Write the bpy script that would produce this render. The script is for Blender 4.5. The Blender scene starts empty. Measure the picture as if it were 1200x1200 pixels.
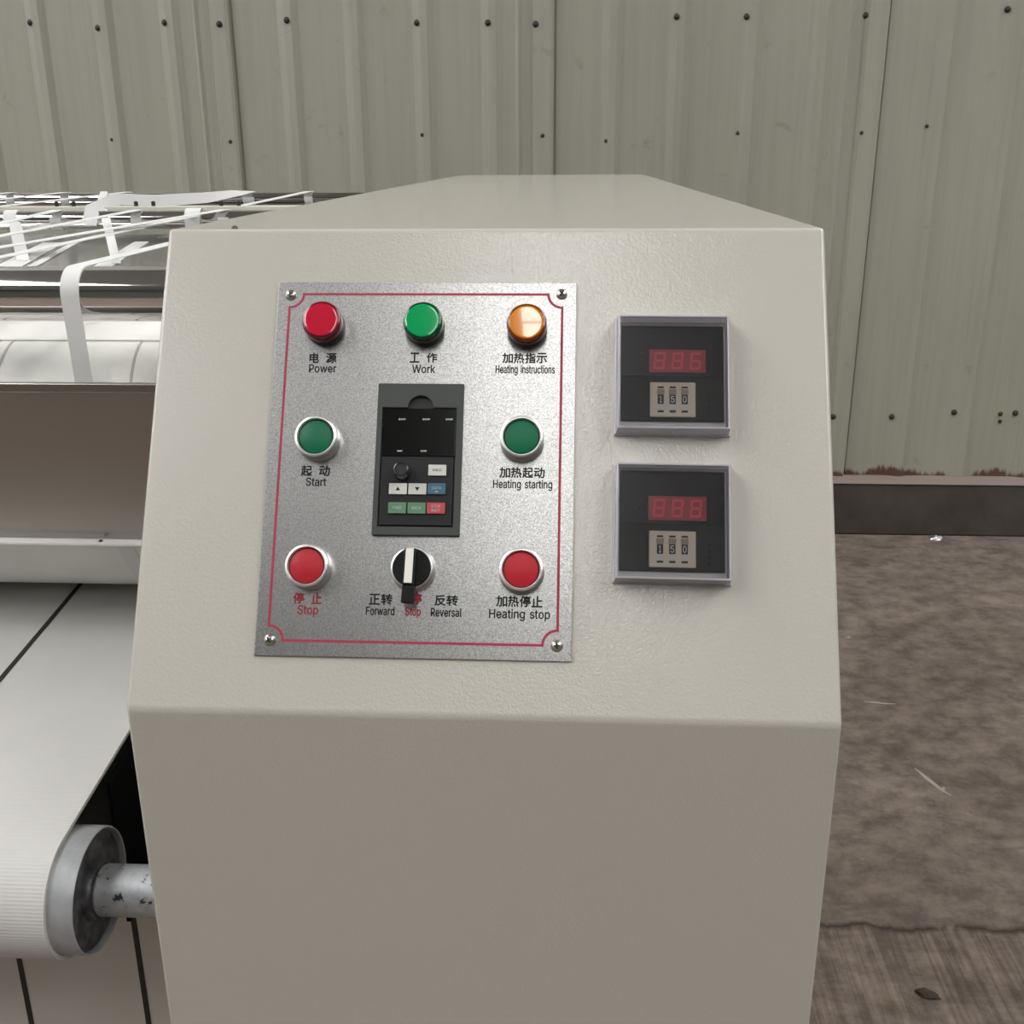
import bpy, math, random
from mathutils import Matrix, Vector

C = bpy.context.scene.collection
SC = bpy.context.scene

# ------------------------------------------------------------------ camera
F_PX, PITCH, YAW, ROLL = 1232.35, 0.32804, -0.05769, -0.00595
CAM = Vector((0.26845, -0.55361, 0.3186))
cd = bpy.data.cameras.new('camera')
cam = bpy.data.objects.new('camera', cd)
C.objects.link(cam)
fw = Vector((math.sin(YAW) * math.cos(PITCH), math.cos(YAW) * math.cos(PITCH), -math.sin(PITCH)))
rt = Vector((math.cos(YAW), -math.sin(YAW), 0))
up = rt.cross(fw)
r2 = rt * math.cos(ROLL) + up * math.sin(ROLL)
u2 = -rt * math.sin(ROLL) + up * math.cos(ROLL)
m = Matrix((r2, u2, -fw)).transposed().to_4x4()
m.translation = CAM
cam.matrix_world = m
cd.sensor_fit = 'HORIZONTAL'
cd.sensor_width = 36
cd.lens = 36 * F_PX / 1200
cd.clip_start = 0.01
cd.clip_end = 100
SC.camera = cam

# ------------------------------------------------------------------ world, exposure
w = bpy.data.worlds.new('world')
SC.world = w
w.use_nodes = True
w.node_tree.nodes['Background'].inputs[0].default_value = (0.8, 0.85, 0.9, 1)
w.node_tree.nodes['Background'].inputs[1].default_value = 0.35
SC.view_settings.view_transform = 'Standard'
SC.view_settings.look = 'None'
SC.view_settings.gamma = 1
SC.view_settings.use_curve_mapping = False
SC.view_settings.exposure = 0.48
SKY_MAIN = 7.6     # daylight through the roof sheet above and behind the viewer
FILL_ROOF = 8.0      # unseen roof strips, added as general fill light
FILL_WINDOWS = 1.2      # unseen left windows, added to light the wall ribs from that side

# ------------------------------------------------------------------ materials
def mat(name, color=(.5, .5, .5), rough=.5, metal=0., spec=.5, coat=0., emit=None, estr=1.):
    mt = bpy.data.materials.new(name)
    mt.use_nodes = True
    b = mt.node_tree.nodes['Principled BSDF']
    b.inputs['Base Color'].default_value = (*color, 1)
    b.inputs['Roughness'].default_value = rough
    b.inputs['Metallic'].default_value = metal
    b.inputs['Specular IOR Level'].default_value = spec
    b.inputs['Coat Weight'].default_value = coat
    b.inputs['Coat Roughness'].default_value = .04
    if emit:
        b.inputs['Emission Color'].default_value = (*emit, 1)
        b.inputs['Emission Strength'].default_value = estr
    return mt

class NT:
    """small node-tree helper"""
    def __init__(self, mt):
        self.t = mt.node_tree
        self.b = self.t.nodes['Principled BSDF']
    def n(self, typ, **kw):
        nd = self.t.nodes.new(typ)
        for k, v in kw.items():
            if k in ('ins',):
                for i, val in v.items():
                    nd.inputs[i].default_value = val
            else:
                setattr(nd, k, v)
        return nd
    def l(self, a, ao, b, bi):
        self.t.links.new(a.outputs[ao], b.inputs[bi])
    def coord(self, scale=(1, 1, 1), out='Object', rot=(0, 0, 0)):
        tc = self.n('ShaderNodeTexCoord')
        mp = self.n('ShaderNodeMapping')
        mp.inputs['Scale'].default_value = scale
        mp.inputs['Rotation'].default_value = rot
        self.l(tc, out, mp, 'Vector')
        return mp
    def noise(self, co, scale, detail=4, rough=.55, dist=0.):
        nd = self.n('ShaderNodeTexNoise')
        nd.inputs['Scale'].default_value = scale
        nd.inputs['Detail'].default_value = detail
        nd.inputs['Roughness'].default_value = rough
        nd.inputs['Distortion'].default_value = dist
        self.l(co, 'Vector', nd, 'Vector')
        return nd
    def ramp(self, src, out, stops):
        r = self.n('ShaderNodeValToRGB')
        e = r.color_ramp.elements
        while len(e) < len(stops):
            e.new(.5)
        for i, (pos, col) in enumerate(stops):
            e[i].position = pos
            e[i].color = (*col, 1) if len(col) == 3 else col
        self.l(src, out, r, 'Fac')
        return r
    def mix(self, fac, a, b, blend='MIX'):
        mx = self.n('ShaderNodeMix', data_type='RGBA', blend_type=blend)
        for idx, v in ((0, fac), (6, a), (7, b)):
            if isinstance(v, tuple) and len(v) == 2 and hasattr(v[0], 'outputs'):
                self.t.links.new(v[0].outputs[v[1]], mx.inputs[idx])
            else:
                mx.inputs[idx].default_value = v
        return mx
    def bump(self, src, out, strength, dist):
        bp = self.n('ShaderNodeBump')
        bp.inputs['Strength'].default_value = strength
        bp.inputs['Distance'].default_value = dist
        self.l(src, out, bp, 'Height')
        self.l(bp, 'Normal', self.b, 'Normal')
        return bp

M = {}
# powder coated cabinet: off-white with orange-peel texture
M['cabinet'] = mat('off_white_powder_coat', (.470, .449, .398), .17, 0, .6)
k = NT(M['cabinet']); co = k.coord()
n1 = k.noise(co, 480, 2, .5, .7)
k.bump(n1, 'Fac', .32, .0007)
# galvanised plate
M['plate'] = mat('grained_zinc_plate', (.72, .72, .71), .3, 1)
k = NT(M['plate']); co = k.coord()
n1 = k.noise(co, 1150, 2, .6)
rr = k.ramp(n1, 'Fac', [(.30, (.25, .25, .245)), (.70, (.55, .55, .54))])
k.l(rr, 'Color', k.b, 'Base Color')
r_ = k.ramp(n1, 'Fac', [(.3, (.34,) * 3), (.7, (.28,) * 3)])
k.l(r_, 'Color', k.b, 'Roughness')
k.bump(n1, 'Fac', .07, .0004)
M['print_red'] = mat('crimson_print', (.33, .016, .05), .5)
M['print_black'] = mat('black_print', (.006, .006, .007), .6, 0, .2)
M['letter_red'] = mat('red_print', (.24, .020, .025), .6, 0, .2)
M['screw'] = mat('steel_screw', (.55, .52, .47), .28, 1)
M['slot'] = mat('dark_recess', (.02, .018, .015), .6)
M['alu_ring'] = mat('satin_aluminium_ring', (.78, .78, .77), .32, .85)
M['lamp_base'] = mat('black_lamp_base', (.03, .028, .028), .35)  # base blackened to paint the shadow ring under the lens
def lens(name, col, rim):
    a = mat(name + '_lens', col, .12, 0, .5, 1.0)
    b = mat(name + '_lens_rim', rim, .18, 0, .5, .6)
    return a, b
M['lens_red'], M['rim_red'] = lens('red', (.48, .009, .032), (.11, .004, .009))
M['lens_green'], M['rim_green'] = lens('green', (.0, .30, .085), (.002, .035, .014))
M['lens_orange'], M['rim_orange'] = lens('orange', (.62, .20, .012), (.13, .022, .003))
M['cap_green'] = mat('green_button_plastic', (.002, .115, .052), .4, 0, .3)
M['cap_red'] = mat('red_button_plastic', (.40, .014, .024), .4, 0, .3)
M['black'] = mat('black_plastic', (.006, .006, .006), .4, 0, .2)
M['black_gloss'] = mat('glossy_black_window', (.004, .004, .004), .15, 0, .3)
M['knob'] = mat('glossy_charcoal_knob', (.022, .022, .024), .22)
M['white'] = mat('white_plastic', (.74, .72, .66), .45)
M['kp_frame'] = mat('dark_grey_plastic', (.048, .054, .049), .5, 0, .3)
M['kp_body'] = mat('charcoal_plastic', (.013, .013, .013), .45, 0, .25)
M['kp_dark'] = mat('shadow_black_plastic', (.006, .006, .006), .5)  # near-black plastic of the keypad back and the meter dots
M['key_white'] = mat('pale_grey_key', (.55, .54, .50), .55, 0, .3)
M['key_blue'] = mat('blue_key', (.045, .12, .18), .55, 0, .3)
M['key_green'] = mat('green_key', (.105, .20, .125), .55, 0, .3)
M['key_red'] = mat('red_key', (.40, .065, .078), .55, 0, .3)
M['print_white'] = mat('pale_print', (.36, .40, .38), .5)
M['meter_case'] = mat('pale_grey_case', (.72, .71, .70), .45)
M['meter_face'] = mat('dark_green_grey_face', (.040, .048, .042), .5, 0, .25)
M['meter_top'] = mat('smoked_face', (.014, .015, .016), .3, 0, .25)
M['led_window'] = mat('red_led_window', (.15, .010, .016), .3, emit=(.6, .02, .04), estr=.07)
M['led_seg'] = mat('red_led_segment', (.26, .028, .036), .4, emit=(.9, .05, .08), estr=.14)
M['beige'] = mat('beige_plastic', (.80, .71, .58), .5)
M['beige_dark'] = mat('brown_beige_plastic', (.40, .33, .25), .5)
M['dial_black'] = mat('dark_digit_wheel', (.035, .033, .035), .5)
# clear cover: fresnel mix of clear and gloss
def clear(name, tint, cloud=.012):
    mt = bpy.data.materials.new(name); mt.use_nodes = True
    t = mt.node_tree; t.nodes.remove(t.nodes['Principled BSDF'])
    out = t.nodes['Material Output']
    fr = t.nodes.new('ShaderNodeFresnel'); fr.inputs['IOR'].default_value = 1.45
    tr = t.nodes.new('ShaderNodeBsdfTransparent'); tr.inputs[0].default_value = (*tint, 1)
    gl = t.nodes.new('ShaderNodeBsdfGlossy'); gl.inputs['Roughness'].default_value = .04
    df = t.nodes.new('ShaderNodeBsdfDiffuse'); df.inputs[0].default_value = (.84, .82, .87, 1)
    m0 = t.nodes.new('ShaderNodeMixShader'); m0.inputs[0].default_value = cloud
    mx = t.nodes.new('ShaderNodeMixShader')
    tl = t.nodes.new('ShaderNodeBsdfTranslucent'); tl.inputs[0].default_value = (.84, .82, .87, 1)
    md = t.nodes.new('ShaderNodeMixShader'); md.inputs[0].default_value = .5
    t.links.new(df.outputs[0], md.inputs[1]); t.links.new(tl.outputs[0], md.inputs[2])
    t.links.new(tr.outputs[0], m0.inputs[1]); t.links.new(md.outputs[0], m0.inputs[2])
    t.links.new(fr.outputs[0], mx.inputs[0]); t.links.new(m0.outputs[0], mx.inputs[1])
    t.links.new(gl.outputs[0], mx.inputs[2]); t.links.new(mx.outputs[0], out.inputs[0])
    return mt
M['clear'] = clear('clear_acrylic', (.95, .945, .955))
M['clear_edge'] = clear('cloudy_acrylic_edge', (.95, .94, .97), .78)
# machine
def ribbed(name, col, pitch, depth, var=.05):
    mt = mat(name, col, .8, 0, .25)
    k = NT(mt); co = k.coord(out='UV')
    wv = k.n('ShaderNodeTexWave', wave_type='BANDS', bands_direction='Y')
    wv.inputs['Scale'].default_value = 1 / pitch / 6.2832 * 2 * math.pi / (2 * math.pi) * 2 * math.pi / 20 * 2
    k.l(co, 'Vector', wv, 'Vector')
    co2 = k.coord()
    nz = k.noise(co2, 9, 4)
    rr = k.ramp(nz, 'Fac', [(.3, tuple(c * (1 - var) for c in col)), (.7, tuple(min(1, c * (1 + var)) for c in col))])
    k.l(rr, 'Color', k.b, 'Base Color')
    k.bump(wv, 'Fac', .6, depth)
    return mt
M['felt'] = mat('white_felt', (.76, .75, .71), .9, 0, .2)
k = NT(M['felt']); co = k.coord((1, 1, 1)); nz = k.noise(co, 14, 4); nf = k.noise(co, 1200, 2)
rr = k.ramp(nz, 'Fac', [(.3, (.68, .67, .64)), (.7, (.76, .75, .72))]); k.l(rr, 'Color', k.b, 'Base Color')
k.bump(nf, 'Fac', .25, .0006)
M['felt_edge'] = mat('grey_felt_edge', (.42, .41, .385), .9, 0, .2)
M['belt'] = mat('white_ribbed_belt', (.74, .73, .68), .7, 0, .3)
k = NT(M['belt']); co = k.coord((1, 1, 1)); nz = k.noise(co, 7, 3)
rr = k.ramp(nz, 'Fac', [(.3, (.53, .52, .50)), (.7, (.58, .57, .55))]); k.l(rr, 'Color', k.b, 'Base Color')
M['seam'] = mat('black_seam', (.02, .018, .013), .6)
M['tape'] = mat('white_cotton_webbing', (.66, .655, .645), .85, 0, .2)
k = NT(M['tape']); co = k.coord(); nf = k.noise(co, 1500, 2); k.bump(nf, 'Fac', .3, .0004)
M['chrome'] = mat('polished_chrome', (.86, .85, .84), .06, 1)
M['stainless'] = mat('brushed_stainless', (.36, .338, .306), .3, 1)
k = NT(M['stainless']); co = k.coord((.6, 40, 40)); nz = k.noise(co, 30, 3)
rr = k.ramp(nz, 'Fac', [(.3, (.28,) * 3), (.7, (.30,) * 3)]); k.l(rr, 'Color', k.b, 'Roughness')
M['sheet'] = mat('polished_sheet_steel', (.52, .52, .505), .16, 1)
M['grey_paint'] = mat('grey_painted_steel', (.20, .20, .19), .5)
M['cream'] = mat('cream_painted_bar', (.56, .54, .47), .5)
M['dark_pin'] = mat('dark_steel_pin', (.05, .048, .045), .4, .6)
M['alu'] = mat('grey_cast_aluminium', (.42, .43, .44), .55, .45)
k = NT(M['alu']); co = k.coord(); nz = k.noise(co, 60, 5)
rr = k.ramp(nz, 'Fac', [(.3, (.34, .35, .36)), (.7, (.47, .48, .49))]); k.l(rr, 'Color', k.b, 'Base Color')
M['alu_dark'] = mat('dull_dark_steel', (.11, .11, .115), .5, .6)
k = NT(M['alu_dark']); co = k.coord(); nz = k.noise(co, 90, 5)
rr = k.ramp(nz, 'Fac', [(.35, (.05, .05, .055)), (.7, (.17, .17, .175))]); k.l(rr, 'Color', k.b, 'Base Color')
M['shaft'] = mat('stained_steel_shaft', (.45, .46, .47), .5, .45)
k = NT(M['shaft']); co = k.coord(); nz = k.noise(co, 120, 4, .6, .5)
rr = k.ramp(nz, 'Fac', [(.35, (.03, .03, .035)), (.39, (.33, .34, .355)), (.75, (.46, .47, .48))]); k.l(rr, 'Color', k.b, 'Base Color')
M['apron'] = mat('beige_apron_sheet', (.60, .575, .52), .6)
M['pitch'] = mat('matt_black_steel', (.003, .0028, .0032), .9, 0, .1)  # near-black so the enclosed gap under the belt looks unlit
# hall
M['wall'] = mat('painted_corrugated_steel', (.36, .355, .30), .42, 0, .4)
k = NT(M['wall'])
co = k.coord((1.0, 1.0, .35)); nz = k.noise(co, 2.2, 5)
co2 = k.coord((26, 26, .9)); ns = k.noise(co2, 2.2, 4, .6)
co3 = k.coord((1, 1, 1)); nb = k.noise(co3, 11, 5, .65, .3)
base = k.ramp(nz, 'Fac', [(.3, (.292, .286, .236)), (.7, (.33, .323, .268))])
st = k.ramp(ns, 'Fac', [(.36, (.72, .71, .70)), (.55, (1, 1, 1))])
mx = k.mix(.22, (base, 'Color'), (st, 'Color'), 'MULTIPLY')
sp = k.ramp(nb, 'Fac', [(.26, (.62, .60, .56)), (.36, (1, 1, 1))])
mx2 = k.mix(.5, (mx, 2), (sp, 'Color'), 'MULTIPLY')
# rust creeping up from the foot of the sheets
sx = k.n('ShaderNodeSeparateXYZ'); tc = k.n('ShaderNodeTexCoord'); k.l(tc, 'Object', sx, 'Vector')
co4 = k.coord((1, 1, 0.25)); nr = k.noise(co4, 5.5, 6, .75)
ad = k.n('ShaderNodeMath', operation='MULTIPLY_ADD'); k.l(nr, 'Fac', ad, 0); ad.inputs[1].default_value = -.21; k.l(sx, 'Z', ad, 2)
rs = k.ramp(ad, 'Value', [(0.0, (1, 1, 1)), (.015, (0, 0, 0))])
ofs = k.n('ShaderNodeMath', operation='ADD'); ofs.inputs[1].default_value = .797
k.t.links.remove(ad.outputs[0].links[0]); k.l(ad, 'Value', ofs, 0); k.l(ofs, 'Value', rs, 'Fac')
mx3 = k.mix((rs, 'Color'), (mx2, 2), (.10, .052, .04, 1))
k.l(mx3, 2, k.b, 'Base Color')
M['hole'] = mat('black_screw_head', (.025, .023, .02), .6)
M['concrete_curb'] = mat('damp_concrete', (.17, .145, .12), .9)  # upright face darkened in colour, as it gets less light
k = NT(M['concrete_curb']); co = k.coord(); nz = k.noise(co, 5, 6, .65)
rr = k.ramp(nz, 'Fac', [(.3, (.036, .030, .024)), (.7, (.078, .065, .054))]); k.l(rr, 'Color', k.b, 'Base Color')
M['concrete_ledge'] = mat('dusty_concrete_ledge', (.23, .185, .16), .9)  # pinkish tone, lighter than the curb face
M['plaster'] = mat('grey_hall_wall', (.14, .14, .13), .8)
M['ceiling'] = mat('painted_roof_sheet', (.34, .34, .335), .7)
M['window_light'] = mat('daylit_window', (.8, .8, .8), .5, emit=(.95, .98, 1), estr=FILL_WINDOWS)  # unseen windows, added for light from the left
M['roof_light'] = mat('translucent_roof_sheet', (.8, .8, .8), .5, emit=(1, 1, 1), estr=FILL_ROOF)  # unseen glowing strips, added to brighten the whole hall
M['roof_light_bright'] = mat('clear_roof_sheet', (.8, .8, .8), .5, emit=(1, .99, .97), estr=SKY_MAIN)
# floor: worn concrete, broom finished in front of a broken joint
M['floor'] = mat('worn_concrete', (.2, .17, .15), .75, 0, .35)
k = NT(M['floor'])
co = k.coord(); n1 = k.noise(co, 2.6, 6, .62, .4); n2 = k.noise(co, 19, 7, .7); n3 = k.noise(co, 75, 4, .6)
cs = k.coord((2.6, 5.5, 1), rot=(0, 0, .25)); nst = k.noise(cs, 3.4, 6, .62, .8)
c1 = k.ramp(n1, 'Fac', [(.3, (.155, .125, .105)), (.7, (.25, .209, .18))])
c2 = k.ramp(n2, 'Fac', [(.36, (.46, .42, .40)), (.62, (1.17, 1.14, 1.1))])
mx = k.mix(.75, (c1, 'Color'), (c2, 'Color'), 'MULTIPLY')
c3 = k.ramp(nst, 'Fac', [(.36, (.62, .59, .57)), (.56, (1.05, 1.05, 1.05))])
mx = k.mix(.6, (mx, 2), (c3, 'Color'), 'MULTIPLY')
# broom strokes only on the front slab
sx = k.n('ShaderNodeSeparateXYZ'); tc = k.n('ShaderNodeTexCoord'); k.l(tc, 'Object', sx, 'Vector')
nj = k.noise(k.coord((1, 0, 1)), 9, 4, .65)
jj = k.n('ShaderNodeMath', operation='MULTIPLY_ADD'); k.l(nj, 'Fac', jj, 0); jj.inputs[1].default_value = -.07; k.l(sx, 'Y', jj, 2)
jn = k.n('ShaderNodeMath', operation='SUBTRACT'); k.l(jj, 'Value', jn, 0); jn.inputs[1].default_value = .853
front = k.ramp(jn, 'Value', [(0.0, (1, 1, 1)), (.004, (0, 0, 0))])
cb = k.coord((60, 2.2, 1), rot=(0, 0, math.radians(-24))); nbr = k.noise(cb, 1.6, 4, .6)
brc = k.ramp(nbr, 'Fac', [(.38, (.62, .58, .56)), (.58, (1.06, 1.05, 1.04))])
mxb = k.mix(.85, (mx, 2), (brc, 'Color'), 'MULTIPLY')
mx = k.mix((front, 'Color'), (mx, 2), (mxb, 2))
ab = k.n('ShaderNodeMath', operation='ABSOLUTE'); k.l(jn, 'Value', ab, 0)
crk = k.ramp(ab, 'Value', [(0.0, (1, 1, 1)), (.011, (0, 0, 0))])
ngap = k.noise(k.coord((1, 1, 1)), 16, 3); gp = k.ramp(ngap, 'Fac', [(.38, (0, 0, 0)), (.46, (1, 1, 1))])
cm = k.n('ShaderNodeMath', operation='MULTIPLY'); k.l(crk, 'Color', cm, 0); k.l(gp, 'Color', cm, 1)
mx = k.mix((cm, 'Value'), (mx, 2), (.035, .026, .022, 1))
k.l(mx, 2, k.b, 'Base Color')
hb = k.n('ShaderNodeMath', operation='ADD'); k.l(n2, 'Fac', hb, 0)
fb = k.n('ShaderNodeMath', operation='MULTIPLY'); k.l(front, 'Color', fb, 0); k.l(nbr, 'Fac', fb, 1); k.l(fb, 'Value', hb, 1)
k.bump(hb, 'Value', .35, .006)
M['scrap'] = mat('crumpled_foil', (.6, .6, .6), .3, 1)
M['leaf'] = mat('dry_brown_leaf', (.05, .032, .022), .8)
M['chalk'] = mat('pale_scuff', (.36, .33, .30), .9)

# ------------------------------------------------------------------ builders
class MB:
    def __init__(self):
        self.v, self.f = [], []
    def add(self, vs, fs):
        o = len(self.v)
        self.v += [tuple(p) for p in vs]
        self.f += [tuple(i + o for i in q) for q in fs]
        return self
    def box(self, x0, x1, y0, y1, z0, z1):
        vs = [(x, y, z) for x in (x0, x1) for y in (y0, y1) for z in (z0, z1)]
        return self.add(vs, [(0, 1, 3, 2), (4, 6, 7, 5), (0, 4, 5, 1), (2, 3, 7, 6), (0, 2, 6, 4), (1, 5, 7, 3)])
    def lathe(self, prof, n=48, axis='z', c=(0, 0, 0)):
        """profile of (radius, height) turned about an axis; closes where radius is 0"""
        rings = []
        vs, fs = [], []
        def put(r, h, a):
            x, y = r * math.cos(a), r * math.sin(a)
            q = (x, y, h) if axis == 'z' else (h, x, y)
            return (q[0] + c[0], q[1] + c[1], q[2] + c[2])
        for r, h in prof:
            if r <= 1e-9:
                rings.append([len(vs)] * n); vs.append(put(0, h, 0))
            else:
                rings.append(list(range(len(vs), len(vs) + n)))
                vs += [put(r, h, 2 * math.pi * i / n) for i in range(n)]
        for a, b in zip(rings, rings[1:]):
            for i in range(n):
                j = (i + 1) % n
                q = []
                for ix in (a[i], a[j], b[j], b[i]):
                    if ix not in q: q.append(ix)
                if len(q) >= 3: fs.append(tuple(q))
        return self.add(vs, fs)
    def prism(self, pts, z0, z1):
        n = len(pts)
        vs = [(x, y, z0) for x, y in pts] + [(x, y, z1) for x, y in pts]
        fs = [tuple(range(n - 1, -1, -1)), tuple(range(n, 2 * n))]
        fs += [(i, (i + 1) % n, n + (i + 1) % n, n + i) for i in range(n)]
        return self.add(vs, fs)
    def extrude_x(self, pts, x0, x1, closed=True):
        """profile of (y, z) swept along x"""
        n = len(pts)
        vs = [(x0, y, z) for y, z in pts] + [(x1, y, z) for y, z in pts]
        rng = range(n) if closed else range(n - 1)
        fs = [(i, (i + 1) % n, n + (i + 1) % n, n + i) for i in rng]
        if closed:
            fs += [tuple(range(n - 1, -1, -1)), tuple(range(n, 2 * n))]
        return self.add(vs, fs)
    def strip(self, pts, wid, thick):
        """webbing: pts of (position, width direction, normal)"""
        vs, fs = [], []
        for p, wd, nm in pts:
            p, wd, nm = Vector(p), Vector(wd).normalized() * wid / 2, Vector(nm).normalized() * thick / 2
            vs += [p - wd - nm, p + wd - nm, p + wd + nm, p - wd + nm]
        n = len(pts)
        for i in range(n - 1):
            a, b = 4 * i, 4 * i + 4
            fs += [(a + j, a + (j + 1) % 4, b + (j + 1) % 4, b + j) for j in range(4)]
        fs += [(3, 2, 1, 0), tuple(4 * n - 4 + j for j in range(4))]
        return self.add(vs, fs)
    def build(self, name, mt, parent=None, smooth=None, bevel=0., seg=2, origin=None):
        me = bpy.data.meshes.new(name)
        vs = self.v
        if origin:
            vs = [(a - origin[0], b - origin[1], c - origin[2]) for a, b, c in vs]
        me.from_pydata(vs, [], self.f)
        import bmesh
        bm = bmesh.new(); bm.from_mesh(me)
        bmesh.ops.recalc_face_normals(bm, faces=bm.faces)
        bm.to_mesh(me); bm.free()
        me.materials.append(mt)
        o = bpy.data.objects.new(name, me)
        C.objects.link(o)
        if parent: o.parent = parent
        elif origin: o.location = origin
        if bevel:
            b = o.modifiers.new('bevel', 'BEVEL'); b.width = bevel; b.segments = seg; b.limit_method = 'ANGLE'
            b.angle_limit = math.radians(35)
        if smooth:
            for p in me.polygons: p.use_smooth = True
            me.set_sharp_from_angle(angle=math.radians(smooth))
        return o

def tag(o, label=None, cat=None, group=None, kind=None):
    if label: o['label'] = label
    if cat: o['category'] = cat
    if group: o['group'] = group
    if kind: o['kind'] = kind
    return o
def empty(name, mw):
    o = bpy.data.objects.new(name, None)
    o.empty_display_size = .02
    C.objects.link(o)
    if isinstance(mw, Matrix): o.matrix_world = mw
    else: o.location = mw
    return o
def copy_tree(o, parent=None):
    c = o.copy(); C.objects.link(c)
    if parent: c.parent = parent
    for ch in list(o.children): copy_tree(ch, c)
    return c

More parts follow.
